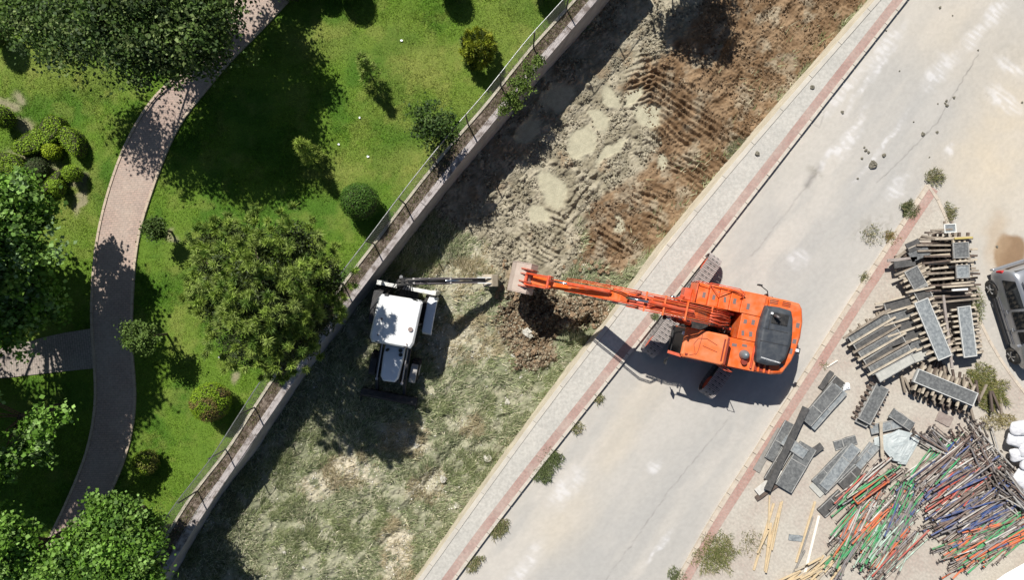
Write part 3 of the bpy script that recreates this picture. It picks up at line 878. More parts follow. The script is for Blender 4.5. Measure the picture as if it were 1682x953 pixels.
# --- big broadleaf trees ------------------------------------------------------
OLIVE = [(.070, .125, .024), (.10, .16, .034), (.045, .085, .018), (.16, .21, .07)]
BRIGHT = [(.12, .24, .026), (.16, .30, .045), (.09, .19, .02), (.22, .36, .09)]
MID = [(.075, .155, .02), (.105, .20, .03), (.05, .11, .016), (.14, .24, .04)]

def lobes_from_px(base, items):
    """items (px,py,z_above_base,r_m) -> lobes local to base"""
    out = []
    for px, py, z, r in items:
        q = P(px, py, base.z + z); out.append((q.x - base.x, q.y - base.y, z, r))
    return out

b0 = Vector((*P(296, 62, Z_PARK).xy, Z_PARK))
lb = lobes_from_px(b0, [(60, 35, 4.2, 1.4), (130, 60, 4.6, 1.6), (205, 40, 5.2, 2.0), (275, 60, 5.0, 1.8), (320, 35, 5.0, 1.6), (230, 95, 4.2, 1.2), (290, 100, 4.4, 1.2), (160, 10, 5.0, 1.6), (340, 85, 3.4, 1.0), (250, -20, 5.5, 1.8), (290, 60, 3.2, 1.5), (330, 40, 3.4, 1.2), (240, 70, 3.4, 1.4), (345, 60, 4.4, 1.0)])
tree('broadleaf_tree', 'large dark olive-green broadleaf tree beside the brick path at top left', 'tree', b0, 2.2, lb, 1900, 26, .12, .22, OLIVE + [(.05, .08, .03)], 11, r0=.2, shell=(.35, 1.0))
b1 = Vector((*P(345, 5, Z_PARK).xy, Z_PARK))
lb = lobes_from_px(b1, [(345, 10, 4.0, 1.4), (385, -45, 4.3, 1.1), (300, -30, 5, 1.6), (425, -25, 3.6, .6)])
for gx, gy, hh, rr_ in [(345, -18, 4.2, 1.5), (400, -50, 4.2, 1.4), (300, 30, 4.0, 1.3), (430, -20, 4.2, 1.1), (360, 20, 3.9, .9)]:
    q = P(gx, gy, Z_PARK); lb.append((q.x - b1.x, q.y - b1.y, hh, rr_))
tree('broadleaf_tree', 'dark broadleaf tree whose crown reaches over the upper end of the brick path', 'tree', b1, 2.2, lb, 1150, 26, .125, .22, OLIVE, 12, r0=.16, shell=(.35, 1.0))
b2 = Vector((*P(62, 436, Z_PARK).xy, Z_PARK))
lb = lobes_from_px(b2, [(20, 350, 4.4, 1.3), (-20, 420, 4.8, 1.8), (30, 420, 4.2, 1.3), (45, 480, 3.8, 1.2), (10, 520, 3.8, 1.3), (75, 500, 3.0, .8), (-60, 480, 4.6, 1.6), (60, 355, 3.8, .7), (40, 310, 3.4, .6)])
for gx, gy, hh, rr_ in [(55, 385, 4.0, 1.3), (30, 410, 4.4, 1.5), (62, 425, 3.8, 1.0), (20, 350, 4.6, 1.3)]:
    q = P(gx, gy, Z_PARK); lb.append((q.x - b2.x, q.y - b2.y, hh, rr_))
tree('maple_tree', 'bright green maple-like tree at the left edge above the branch path', 'tree', b2, 2.0, lb, 1650, 30, .135, .18, BRIGHT + MID + [(.20, .30, .13)], 13, r0=.17, shell=(.4, 1.0), W=.5)
b3 = Vector((*P(96, 668, Z_PARK).xy, Z_PARK))
lb = lobes_from_px(b3, [(75, 700, 4.2, .72), (45, 735, 4.0, .55), (110, 680, 4.0, .35), (75, 745, 3.6, .5), (15, 760, 4.3, .62), (-60, 700, 5.0, 1.6), (-90, 620, 5.2, 1.8), (-30, 790, 4.5, 1.0)])
tree('maple_tree', 'sparse leafy tree reaching in from the left edge beside the shaded path', 'tree', b3, 2.4, lb, 560, 28, .13, .16, BRIGHT + [(.20, .30, .10)], 14, r0=.12, shell=(.2, 1.0), W=.5)
b4 = Vector((*P(236, 836, Z_PARK).xy, Z_PARK))
lb = lobes_from_px(b4, [(200, 850, 3.0, .9), (160, 880, 3.0, 1.0), (220, 905, 3.2, 1.1), (175, 935, 3.4, 1.2), (120, 920, 3.2, 1.0), (240, 945, 3.0, .8), (165, 835, 2.6, .55), (110, 960, 3.4, 1.2), (240, 870, 2.4, .6)])
tree('maple_tree', 'bright green leafy tree at lower left between path and retaining wall', 'tree', b4, 1.6, lb, 1100, 28, .125, .18, BRIGHT + MID, 15, r0=.13, shell=(.3, 1.0), W=.5)
b5 = Vector((*P(115, 870, Z_PARK).xy, Z_PARK))
lb = lobes_from_px(b5, [(25, 915, 3.4, 1.2), (60, 945, 3.2, 1.0), (-20, 880, 4, 1.4), (15, 870, 2.8, .6), (30, 990, 3.4, 1.4)])
tree('maple_tree', 'green leafy tree filling the bottom left corner of the park', 'tree', b5, 1.6, lb, 620, 28, .125, .18, BRIGHT, 16, r0=.13, shell=(.3, 1.0), W=.5)
# neighbours outside the frame whose shade reaches into the picture
for i, (px, py, h, r, z0) in enumerate([(-170, 470, 5, 2.2, Z_PARK), (-140, 640, 5, 2.2, Z_PARK), (1085, -78, 4.6, 2.0, -2.0), (60, 1010, 4, 2, Z_PARK), (-60, 560, 3.6, 1.2, Z_PARK), (455, -70, 2.2, .9, Z_PARK), (-30, 620, 3.2, 1.0, Z_PARK), (-40, 700, 3.4, 1.6, Z_PARK)]):
    q = P(px, py, z0); rng = np.random.default_rng(60 + i)
    lb = [(rng.uniform(-.8, .8) * r * .6, rng.uniform(-.8, .8) * r * .6, h + rng.uniform(-.5, .5), r * rng.uniform(.5, .8)) for _ in range(7)]
    tree('broadleaf_tree', 'leafy tree just outside the photo whose shadow reaches in', 'tree', Vector((q.x, q.y, z0)), 2.0, lb, 420, 22, .16, .24, OLIVE + MID, 70 + i, r0=.16, group='trees just outside the frame', shell=(.1, 1.0))

bt = Vector((*P(40, 470, Z_PARK).xy, Z_PARK)); lb = []
for gx, gy, hh, rr_ in [(60, 340, 7.5, 1.8), (105, 400, 7.5, 1.5), (108, 446, 7.5, 1.2), (60, 440, 7.5, 1.8), (20, 500, 7, 1.8), (-20, 560, 7, 1.8), (-60, 620, 7, 1.9), (-10, 640, 6.5, 1.4), (-60, 500, 7, 1.8), (75, 490, 7.2, 1.3), (-100, 560, 6.5, 2)]:
    q = P(gx, gy, Z_PARK); lb.append((q.x - bt.x, q.y - bt.y, hh, rr_))
tree('broadleaf_tree', 'tall tree leaning out of the left edge that shades the path junction', 'tree', bt, 3.0, lb, 1500, 26, .17, .26, OLIVE + MID, 17, r0=.2, shell=(.1, 1.0))
# --- pine -----------------------------------------------------------------------
def pine():
    base = Vector((*P(514, 512, Z_PARK).xy, Z_PARK))
    rng = np.random.default_rng(21)
    root = empty('pine_tree', base, 0, 'big round pine with clumped yellow-green needle tufts beside the retaining wall', 'pine tree')
    its = [(440, 470, 5.6, 1.8), (380, 450, 4.6, 1.25), (360, 500, 4.2, 1.1), (400, 560, 4.4, 1.25), (470, 550, 4.9, 1.35), (520, 520, 4.0, 1.05), (530, 450, 3.7, 1.1), (480, 400, 4.9, 1.15), (410, 400, 4.4, 1.1),
           (350, 400, 3.2, .8), (345, 440, 3.4, .8), (455, 590, 3.6, .8), (548, 480, 3.0, .62), (370, 380, 3.3, .65), (440, 500, 6.0, 1.3), (500, 565, 3.6, .8)]
    lb = np.array(lobes_from_px(base, its))
    n = 1040
    w = lb[:, 3] ** 2; w /= w.sum(); 
    d = unit(rng.normal(size=(n, 3))); d[:, 2] = np.abs(d[:, 2]) * 1.1 - .25; d = unit(d)
    nc = 520; lic = rng.choice(len(lb), nc, p=w); dc = unit(rng.normal(size=(nc, 3))); dc[:, 2] = np.abs(dc[:, 2]) * 1.1 - .2; dc = unit(dc)
    Tc = lb[lic, :3] + dc * (lb[lic, 3] * rng.uniform(.7, 1.12, nc))[:, None]
    pk = np.arange(n) % nc; T = Tc[pk] + rng.normal(size=(n, 3)) * .055; d = unit(dc[pk] + rng.normal(size=(n, 3)) * .25)
    per = 74
    ax = unit(d + np.array([0, 0, .9]))
    A = np.repeat(ax, per, 0); O = np.repeat(T, per, 0) + rng.normal(size=(n * per, 3)) * .03
    dirs = unit(A * .70 + rng.normal(size=A.shape) * .66)
    Ln = .23 * rng.uniform(.6, 1.2, (n * per, 1))
    sdir = unit(np.cross(dirs, rng.normal(size=dirs.shape)))
    wv = .020
    V = np.empty((n * per, 3, 3)); V[:, 0] = O - sdir * wv; V[:, 1] = O + sdir * wv; V[:, 2] = O + dirs * Ln
    tc = pick([(.22, .31, .05), (.25, .34, .06), (.11, .185, .03), (.28, .36, .09)], n, rng, .16)
    cl = np.repeat(np.repeat(tc, per, 0), 3, 0)
    np_mesh('needle_tufts', V.reshape(-1, 3), np.arange(n * per * 3).reshape(-1, 3), needle_m, col=cl, parent=root)
    # inner needles, the shade of the crown gaps put into their dark colour
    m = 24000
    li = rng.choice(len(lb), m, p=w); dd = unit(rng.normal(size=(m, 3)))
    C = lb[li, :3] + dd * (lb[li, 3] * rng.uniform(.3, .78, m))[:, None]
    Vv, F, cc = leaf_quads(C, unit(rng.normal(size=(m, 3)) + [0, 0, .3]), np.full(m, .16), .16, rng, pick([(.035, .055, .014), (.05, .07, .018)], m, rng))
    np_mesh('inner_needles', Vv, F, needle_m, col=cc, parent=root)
    mb = MB(); limbs(mb, (0, 0, 0), 4.4, T[rng.choice(n, 60, replace=False)], rng, .18); mb.build('trunk', bark_m, root, smooth=True)
pine()

# --- clipped balls and shrubs ---------------------------------------------------
DKG = [(.055, .125, .014), (.080, .165, .020), (.038, .09, .012)]
YGR = [(.17, .25, .018), (.22, .29, .022), (.12, .20, .016)]
shrub('ball_shrub', 'dark green clipped ball shrub on the lawn near the middle of the fence', 'shrub', 590, 331, 31, 1.75, Z_PARK, DKG, 31, ry=.95)
shrub('ball_shrub', 'yellow-green ball shrub with an orange tinged patch near the lower wall', 'shrub', 345, 661, 31, 1.7, Z_PARK, [(.16, .27, .014), (.21, .31, .02)], 32, bare=[(.20, .14, .05), (.16, .17, .03)])
shrub('ball_shrub', 'small yellow-green round shrub in the shade beside the lower path', 'shrub', 238, 761, 20, 1.0, Z_PARK, YGR, 33, n=2600, bare=[(.14, .15, .03)])
# spiky yellow-green shrub
def spiky(px, py, rpx, h, cols, seed, label, lobes=60):
    z0 = Z_PARK; c = base_of(px, py, h * .55, z0); rng = np.random.default_rng(seed)
    R = rpx * (CAM_H - z0 - h * .5) / FPX
    root = empty('spreading_shrub', c, 0, label, 'shrub')
    n = 260; per = 34
    d = unit(rng.normal(size=(n, 3))); d[:, 2] = np.abs(d[:, 2]); 
    T = d * np.array([R, R, h * .85]) * rng.uniform(.65, 1.0, (n, 1)) + [0, 0, h * .15]
    ax = unit(d + [0, 0, .8]); A = np.repeat(ax, per, 0)
    O = np.repeat(T, per, 0) + rng.normal(size=(n * per, 3)) * .04
    dirs = unit(A + rng.normal(size=A.shape) * .5); s = unit(np.cross(dirs, rng.normal(size=dirs.shape)))
    Ln = rng.uniform(.08, .20, (n * per, 1))
    V = np.empty((n * per, 3, 3)); V[:, 0] = O - s * .02; V[:, 1] = O + s * .02; V[:, 2] = O + dirs * Ln
    cl = np.repeat(np.repeat(pick(cols, n, rng, .15), per, 0), 3, 0)
    np_mesh('foliage', V.reshape(-1, 3), np.arange(n * per * 3).reshape(-1, 3), needle_m, col=cl, parent=root)
    mb = MB(); limbs(mb, (0, 0, 0), .3, T[:30], rng, .05); mb.build('stem', bark_m, root)
spiky(785, 74, 31, 1.9, [(.26, .31, .025), (.31, .34, .03), (.08, .11, .02)], 34, 'spiky yellow-green shrub near the upper part of the park fence')
# loose dark shrub
bq = Vector((*P(722, 224, Z_PARK).xy, Z_PARK))
tree('loose_shrub', 'loose open green shrub close to the park fence', 'shrub', bq, .5, lobes_from_px(bq, [(700, 190, 1.8, .62), (730, 205, 1.9, .6), (690, 215, 1.5, .5), (715, 232, 1.5, .5), (742, 225, 1.4, .45), (712, 205, 2.3, .5)]),
     150, 20, .10, .12, [(.055, .10, .022), (.085, .135, .03), (.035, .065, .016)], 35, r0=.06, shell=(.4, 1.0))
# ragged slender conifers
def conifer(px, py, bx, by, h, seed, label, col):
    b = Vector((*P(bx, by, Z_PARK).xy, Z_PARK)); rng = np.random.default_rng(seed)
    root = empty('young_conifer', b, 0, label, 'young tree', 'slender young conifers on the lawn')
    t = P(px, py, Z_PARK + h); lean = Vector((t.x - b.x, t.y - b.y, h))
    n = 120; per = 26; f = rng.uniform(.08, 1, n) ** .8
    rad = (1 - f) * .52 + .06; th = rng.uniform(0, 2 * math.pi, n)
    T = np.outer(f, np.array(lean)) + np.stack([np.cos(th) * rad * rng.uniform(.4, 1, n), np.sin(th) * rad * rng.uniform(.4, 1, n), rng.normal(size=n) * .05], 1)
    ax = unit(np.stack([np.cos(th), np.sin(th), np.full(n, .5)], 1)); A = np.repeat(ax, per, 0)
    O = np.repeat(T, per, 0) + rng.normal(size=(n * per, 3)) * .05
    dirs = unit(A + rng.normal(size=A.shape) * .5); s = unit(np.cross(dirs, rng.normal(size=dirs.shape)))
    V = np.empty((n * per, 3, 3)); V[:, 0] = O - s * .015; V[:, 1] = O + s * .015; V[:, 2] = O + dirs * rng.uniform(.08, .2, (n * per, 1))
    np_mesh('foliage', V.reshape(-1, 3), np.arange(n * per * 3).reshape(-1, 3), needle_m, col=np.repeat(np.repeat(pick(col, n, rng), per, 0), 3, 0), parent=root)
    mb = MB(); mb.tube([(0, 0, -.1), lean * .5, lean * .95], [.04, .025, .01], 6); mb.build('trunk', bark_m, root)
conifer(592, 92, 612, 130, 2.4, 36, 'slender ragged young conifer standing alone between path shade and round spiky shrub', [(.20, .30, .05), (.27, .34, .08)])
conifer(488, 232, 516, 262, 2.5, 37, 'slender ragged young conifer at the right edge of the large tree shadow', [(.25, .34, .05), (.30, .38, .07)])
# lollipop trees beside the path
def lolly(px, py, rpx, h, th, seed, cols, label, clumps):
    b = base_of(px, py, h, Z_PARK)
    r = rpx * (CAM_H - Z_PARK - h) / FPX
    tree('small_tree', label, 'small tree', b, th, [(0, 0, h, r * .85), (-r * .4, r * .2, h + .1, r * .55), (r * .35, -r * .2, h - .15, r * .55), (r * .1, r * .4, h, r * .5)], clumps, 22, .085, .10, cols, seed, r0=.045, shell=(.5, 1.0))
lolly(230, 555, 33, 2.1, 1.2, 38, [(.10, .17, .03), (.13, .20, .045), (.06, .10, .02)], 'small round-headed tree on a thin trunk at the right side of the path junction', 150)
lolly(255, 377, 21, 1.3, .7, 39, [(.055, .095, .02), (.075, .12, .025)], 'smallest round-headed tree on a short trunk right of the sunny path', 80)

# shrubs standing above the upper edge of the frame, only their shadows show
for i, (px, py, r) in enumerate([(570, -28, 27), (738, -30, 24), (896, -30, 24), (480, -25, 26), (-12, 55, 22), (520, -40, 20)]):
    shrub('ball_shrub', 'clipped ball shrub just outside the photo whose shadow falls on the lawn', 'shrub', px, py, r, 1.6, Z_PARK, DKG, 130 + i, n=2200, group='ball shrubs just outside the frame')

# --- clipped hedge group, upper left -------------------------------------------
HG = [(.21, .33, .022), (.26, .39, .03), (.15, .25, .02)]
def hedge(label, poly, h, seed, cols=HG, z0=Z_PARK, dens=620, name='clipped_hedge'):
    """flat-topped clipped hedge over an outline given in photo pixels at its top"""
    rng = np.random.default_rng(seed)
    W_ = [P(x, y, z0 + h) for x, y in poly]
    c = sum(W_, Vector()) / len(W_); c.z = z0
    L_ = [(q.x - c.x, q.y - c.y) for q in W_]
    # round the outline
    for _ in range(2):
        L_ = [((a[0] * 3 + b[0]) / 4, (a[1] * 3 + b[1]) / 4) if k == 0 else ((a[0] + b[0] * 3) / 4, (a[1] + b[1] * 3) / 4) for a, b in zip(L_, L_[1:] + L_[:1]) for k in (0, 1)]
    root = empty(name, c, 0, label, 'hedge')
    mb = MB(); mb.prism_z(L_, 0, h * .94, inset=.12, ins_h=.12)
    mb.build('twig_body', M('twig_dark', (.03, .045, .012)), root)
    xs = [p[0] for p in L_]; ysx = [p[1] for p in L_]
    area = (max(xs) - min(xs)) * (max(ysx) - min(ysx)); n = int(area * dens * 1.6)
    X = rng.uniform(min(xs), max(xs), n); Y = rng.uniform(min(ysx), max(ysx), n); m = inpoly(X, Y, L_); X = X[m]; Y = Y[m]
    dm = np.full(len(X), 9.)
    for a, b in zip(L_, L_[1:] + L_[:1]): dm = np.minimum(dm, segdist(X, Y, a, b))
    Zt = h - .16 * np.exp(-dm / .10) + .06 * (fbm(X * 2.2, Y * 2.2, 3, seed) - .5) + rng.normal(size=len(X)) * .02
    C1 = np.stack([X, Y, Zt], 1); N1 = unit(rng.normal(size=C1.shape) * .5 + [0, 0, 1])
    per = sum(math.dist(a, b) for a, b in zip(L_, L_[1:] + L_[:1])); m2 = int(per * h * dens)
    cs = []; ns = []
    for a, b in zip(L_, L_[1:] + L_[:1]):
        k = max(1, int(m2 * math.dist(a, b) / per)); t = rng.uniform(0, 1, k)
        x = a[0] + (b[0] - a[0]) * t; y = a[1] + (b[1] - a[1]) * t; z = rng.uniform(0, h * .95, k)
        nn = np.array([b[1] - a[1], -(b[0] - a[0]), 0.]); nn /= np.linalg.norm(nn) + 1e-9
        cs.append(np.stack([x, y, z], 1)); ns.append(np.repeat(nn[None], k, 0))
    C2 = np.concatenate(cs) + rng.normal(size=(sum(len(q) for q in cs), 3)) * .02; N2 = unit(np.concatenate(ns) + rng.normal(size=C2.shape) * .6)
    C = np.concatenate([C1, C2]); Nn = np.concatenate([N1, N2])
    V, F, cc = leaf_quads(C, Nn, .055 * rng.uniform(.6, 1.4, len(C)), .42, rng, pick(cols, len(C), rng, .2) * (.8 + .4 * fbm(C[:, 0] * 3, C[:, 1] * 3, 3, seed))[:, None])
    np_mesh('foliage', V, F, leaf_m, col=cc, parent=root)
hedge('long curved clipped hedge forming the upper left arm of the hedge ornament', [(10, 238), (40, 218), (62, 205), (72, 188), (88, 186), (98, 205), (92, 222), (72, 240), (48, 250), (25, 254)], .75, 201)
hedge('clipped hedge block forming the right arm of the hedge ornament', [(95, 204), (112, 208), (126, 222), (126, 250), (118, 258), (104, 243), (92, 228)], .75, 202)
hedge('clipped hedge at the left edge below the curved hedge arm', [(-30, 250), (10, 248), (28, 262), (36, 282), (22, 294), (-8, 284), (-34, 290)], .75, 203)
hedge('low clipped hedge strip running down between the small round shrubs', [(70, 300), (84, 284), (98, 276), (100, 288), (86, 304), (74, 316), (62, 322), (56, 312)], .55, 204)
for i, (px, py, r, h, cols, lab, ry) in enumerate([
    (85, 248, 13, .75, [(.30, .40, .02), (.34, .44, .025)], 'small bright lime ball shrub in the middle of the hedge ornament', 1),
    (60, 277, 18, .7, [(.055, .085, .025), (.075, .105, .035), (.035, .06, .018)], 'greyish dark round shrub inside the hedge ornament', 1),
    (119, 285, 13, .85, HG, 'green ball shrub at the lower right corner of the hedge ornament', 1.05),
    (95, 309, 8, .9, HG, 'narrow upright clipped shrub at the bottom of the hedge ornament', 1.6),
    (2, 192, 17, 1.3, HG, 'clipped ball shrub at the left edge above the hedge ornament', 1.1)]):
    shrub('clipped_shrub', lab, 'shrub', px, py, r, h, Z_PARK, cols, 210 + i, n=1700, ry=ry, leaf=.045)

# --- lawn grass -------------------------------------------------------------------
def blades(name, X, Y, Z, L, lean, wid, cols, mat, rng, parent=None, dirs=None):
    n = len(X); th = rng.uniform(0, 2 * math.pi, n) if dirs is None else dirs + rng.normal(size=n) * .5
    le = lean * rng.uniform(.5, 1.3, n)
    d = np.stack([np.cos(th) * np.sin(le), np.sin(th) * np.sin(le), np.cos(le)], 1)
    s = np.stack([-np.sin(th), np.cos(th), np.zeros(n)], 1) * (wid * rng.uniform(.6, 1.4, n))[:, None]
    O = np.stack([X, Y, Z], 1); L = (L * rng.uniform(.5, 1.5, n))[:, None]
    V = np.empty((n, 3, 3)); V[:, 0] = O - s; V[:, 1] = O + s; V[:, 2] = O + d * L
    o = np_mesh(name, V.reshape(-1, 3), np.arange(n * 3).reshape(-1, 3), mat, col=np.repeat(cols, 3, 0), parent=parent)
    return o
rng = np.random.default_rng(300)
grass_m = Mtint('grass_blade', .8, amt=0, transl=.2, spec=.08)
n = 620000
X = rng.uniform(-22.6, 5.5, n); Y = rng.uniform(-13, 13, n)
m = X < interp_x([Vector((p.x, p.y, 0)) for p in offset(WL, -.84)], Y)
X, Y = X[m], Y[m]
k = (CAM_H - Z_PARK) / FPX; px = 840.5 + X / k; py = 476.5 - Y / k
pl = [(p[0], p[1]) for p in PATH_L] + [(p[0], p[1]) for p in PATH_R[::-1]]
onp = inpoly(px, py, pl) | inpoly(px, py, [(-80, 590), (0, 573), (97, 548), (150, 540), (158, 605), (80, 613), (0, 622), (-80, 632)])
c, bare = park_cols(px, py)
keep = (~onp) & (rng.uniform(0, 1, len(px)) > np.clip(bare, 0, .93))
X, Y, c, px, py = X[keep], Y[keep], c[keep], px[keep], py[keep]
c = c * (1 + .25 * rng.normal(size=(len(X), 1))).clip(.45, 1.8) * (.55 + .9 * fbm(px / 5, py / 5, 2, 301))[:, None] * 1.1
tall = .045 + .05 * fbm(px / 14, py / 14, 3, 302)
o = blades('lawn_grass', X, Y, np.full(len(X), Z_PARK - .01), tall, 1.0, .012, c, grass_m, rng)
tag(o, 'short mown green grass covering the park lawn', 'grass', kind='stuff')

# --- weeds in the ditch -------------------------------------------------------------
g = D['grass']; ii = rng.integers(0, g.shape[0] - 1, 520000); jj = rng.integers(0, g.shape[1] - 1, 520000)
pxs, pys = D['PX'][ii, jj], D['PY'][ii, jj]
clump = fbm(pxs / 16, pys / 16, 4, 310, .6)
edge_w = np.exp(-np.abs(jj - g.shape[1]) / 22.)
pr = g[ii, jj] * (1 - .93 * D['dry'][ii, jj]) * sstep(.36, .56, clump) * (.25 + .75 * sstep(.36, .5, fbm(pxs / 40, pys / 40, 4, 312, .6))) + .07 * edge_w * D['mud'][ii, jj] * sstep(.5, .65, clump)
vis = (pys > -40) & (pys < 1000)
kp = (rng.uniform(0, 1, len(pr)) < pr) & vis
ii, jj, clump = ii[kp], jj[kp], clump[kp]; pxs, pys = pxs[kp], pys[kp]
X = D['X'][ii, jj] + rng.normal(size=len(ii)) * .03; Y = D['Y'][ii, jj] + rng.normal(size=len(ii)) * .03; Z = D['Z'][ii, jj] - .01
GW = [(.28, .32, .17), (.36, .39, .23), (.45, .45, .29), (.17, .22, .10), (.54, .51, .35)]
cw = pick(GW, len(X), rng, .38)
lush = sstep(.46, .64, fbm(pxs / 45, pys / 45, 3, 320))
cw = cw * (1 - lush[:, None] * .42) + np.array((.25, .30, .11)) * lush[:, None] * .42
dmask = D['dry'][ii, jj] > .3; cw[dmask] = pick([(.46, .39, .25), (.54, .46, .31), (.34, .31, .18)], int(dmask.sum()), rng)
sw = np.full(len(X), math.radians(52)) + 2.2 * (fbm(pxs / 50, pys / 50, 3, 322) - .5)
o = blades('ditch_weeds', X, Y, Z, .12 + .30 * sstep(.4, .75, clump), 1.05, .017, cw, grass_m, rng, dirs=sw)
sel = rng.uniform(0, 1, len(X)) < .05
straw = blades('fallen_straw', X[sel], Y[sel], Z[sel] + .05, np.full(int(sel.sum()), .34), 1.35, .012, pick([(.62, .58, .42), (.50, .50, .34), (.12, .14, .07), (.70, .64, .48)], int(sel.sum()), rng, .2), grass_m, rng, dirs=sw[sel])
tag(straw, 'long pale straws lying over the weeds of the ditch', 'straw', kind='stuff')
tag(o, 'trampled grey-green weeds and dry grass growing along the ditch floor', 'weeds', kind='stuff')

# --- plants on top of the wall -------------------------------------------------------
cen = offset(WL, -.52); sel = rng.integers(1, len(cen) - 1, 24000)
X = np.array([cen[i].x for i in sel]) + rng.normal(size=24000) * .16; Y = np.array([cen[i].y for i in sel]) + rng.normal(size=24000) * .16
k = (CAM_H - .4) / FPX; px = 840.5 + X / k; py = 476.5 - Y / k
cl = fbm(px / 16, py / 16, 4, 330); dens = sstep(.38, .58, cl) * .95
for (cx, cy, r) in [(715, 300, 26), (690, 330, 18), (905, 70, 24), (950, 20, 22), (830, 170, 22), (640, 380, 14)]: dens = np.maximum(dens, blob(px, py, cx, cy, r, r, 0, .8))
kp = rng.uniform(0, 1, len(px)) < dens
cc = pick([(.15, .19, .05), (.16, .13, .08), (.30, .23, .16), (.09, .10, .04), (.08, .06, .04)], int(kp.sum()), rng)
o = blades('planter_weeds', X[kp], Y[kp], np.full(int(kp.sum()), Z_COP - .1), .17, .9, .012, cc, grass_m, rng)
tag(o, 'dry weeds and grass along the planting strip on top of the wall', 'weeds', kind='stuff')
# leafy shrub spilling over the wall
bq = Vector((*P(848, 160, .3).xy, .3))
tree('climbing_shrub', 'leafy green shrub spilling over the coping of the park wall', 'shrub', bq, .3, lobes_from_px(bq, [(868, 118, .5, .42), (850, 138, .55, .42), (862, 145, .4, .34), (836, 160, .5, .36), (884, 100, .4, .3), (846, 172, .2, .3), (826, 182, .2, .26)]),
     190, 22, .075, .09, [(.13, .20, .035), (.16, .23, .05), (.08, .13, .02)], 41, r0=.03, shell=(.2, 1))

# --- weed tufts beside kerbs ------------------------------------------------------------
def tuft(px, py, rpx, n, L, cols, seed, label, z0=.0, name='weed_tuft', lean=.9, squash=1.0, ang=0, group=None):
    rng = np.random.default_rng(seed); c = P(px, py, z0); R = rpx * CAM_H / FPX
    th = rng.uniform(0, 2 * math.pi, n); r = R * rng.uniform(0, 1, n) ** .7 * (.6 + .6 * vnoise(np.cos(th) * 3 + seed, np.sin(th) * 3, seed))
    x = np.cos(th) * r; y = np.sin(th) * r * squash; ca, sa = math.cos(ang), math.sin(ang)
    X = x * ca - y * sa; Y = x * sa + y * ca
    cc = pick(cols, n, rng, .2)
    root_o = blades(name, X, Y, rng.uniform(0, .12, n), L, lean, .012, cc, grass_m, rng)
    root_o.location = c
    tag(root_o, label, 'weed', group)
    return root_o
GR = [(.12, .15, .06), (.16, .185, .08), (.09, .12, .045)]; OL = [(.20, .20, .09), (.14, .16, .06), (.28, .24, .14)]
tuft(905, 752, 20, 900, .16, GR, 401, 'green weed tuft growing from the kerb, upper of the pair below the excavator shadow')
tuft(893, 775, 18, 900, .16, GR, 402, 'green weed tuft growing from the kerb, lower of the close pair', squash=1.2)
tuft(946, 702, 12, 260, .13, OL, 403, 'thin grey weed at the kerb just below the boom shadow')
tuft(983, 655, 10, 220, .12, OL, 404, 'small weed at the kerb right beside the boom shadow')
tuft(820, 868, 24, 700, .16, OL, 405, 'brownish weed patch along the kerb near the bottom of the pavement', squash=.55, ang=.9)
tuft(780, 925, 22, 420, .15, OL, 406, 'sparse dry weeds along the kerb at the bottom edge', squash=.5, ang=.9)
tuft(1491, 345, 15, 1300, .14, [(.12, .14, .06), (.15, .17, .08), (.2, .18, .1)], 407, 'dense dark green weed clump at the tip of the yard kerb', squash=1.3, ang=.4)
tuft(1533, 291, 17, 500, .14, OL, 408, 'dry weed clump at the very tip of the paved yard', squash=.8)
tuft(1462, 390, 13, 420, .12, [(.26, .20, .08), (.2, .19, .07), (.3, .2, .1)], 409, 'rusty brown weed on the yard kerb left of the topmost boards')
tuft(1430, 385, 20, 260, .1, OL, 410, 'faint dry weeds spreading on the road beside the rusty weed')
tuft(1558, 350, 12, 360, .15, OL, 411, 'thin dry weeds at the right side of the yard tip', squash=1.6)
tuft(1418, 456, 9, 200, .12, OL, 412, 'small weed on the yard kerb beside the uppermost loose beams')
tuft(1175, 908, 42, 3000, .22, [(.17, .19, .06), (.22, .23, .09), (.13, .15, .05), (.3, .26, .14)], 413, 'large olive weed bush growing over the yard kerb at the bottom', squash=.8, ang=.6)
tuft(1232, 890, 24, 500, .16, [(.28, .24, .15), (.2, .2, .1)], 414, 'thin brownish weeds right of the large weed bush')
tuft(1110, 945, 16, 420, .16, [(.15, .17, .08)], 415, 'grey-green weeds at the bottom left of the large weed bush')
tuft(1350, 600, 8, 120, .1, OL, 416, 'tiny weeds at the yard kerb beside the excavator tail shadow')
tuft(1075, 520, 7, 180, .08, [(.16, .19, .09)], 417, 'pale green weed growing from the pavement under the boom', z0=Z_WALK)
tuft(1617, 640, 50, 4200, .14, [(.20, .20, .06), (.27, .24, .10), (.13, .16, .05)], 418, 'patch of green and yellow grass between stacked panels and van', z0=.1, squash=.7, ang=-.8, name='grass_patch')
tuft(1640, 690, 34, 900, .1, [(.34, .28, .15), (.26, .23, .1)], 419, 'dry yellow grass patch above the pile of poles', z0=.1, squash=.5, name='grass_patch')
tuft(1603, 500, 14, 500, .14, [(.14, .17, .06), (.2, .2, .09)], 420, 'weeds growing along the edge right of the tall panel stack', z0=.1, squash=2.6)
tuft(1210, 245, 26, 900, .18, [(.22, .22, .15), (.16, .17, .09)], 421, 'grey weeds on the mud against the ditch side wall', z0=-1.95, squash=.6, ang=.9)
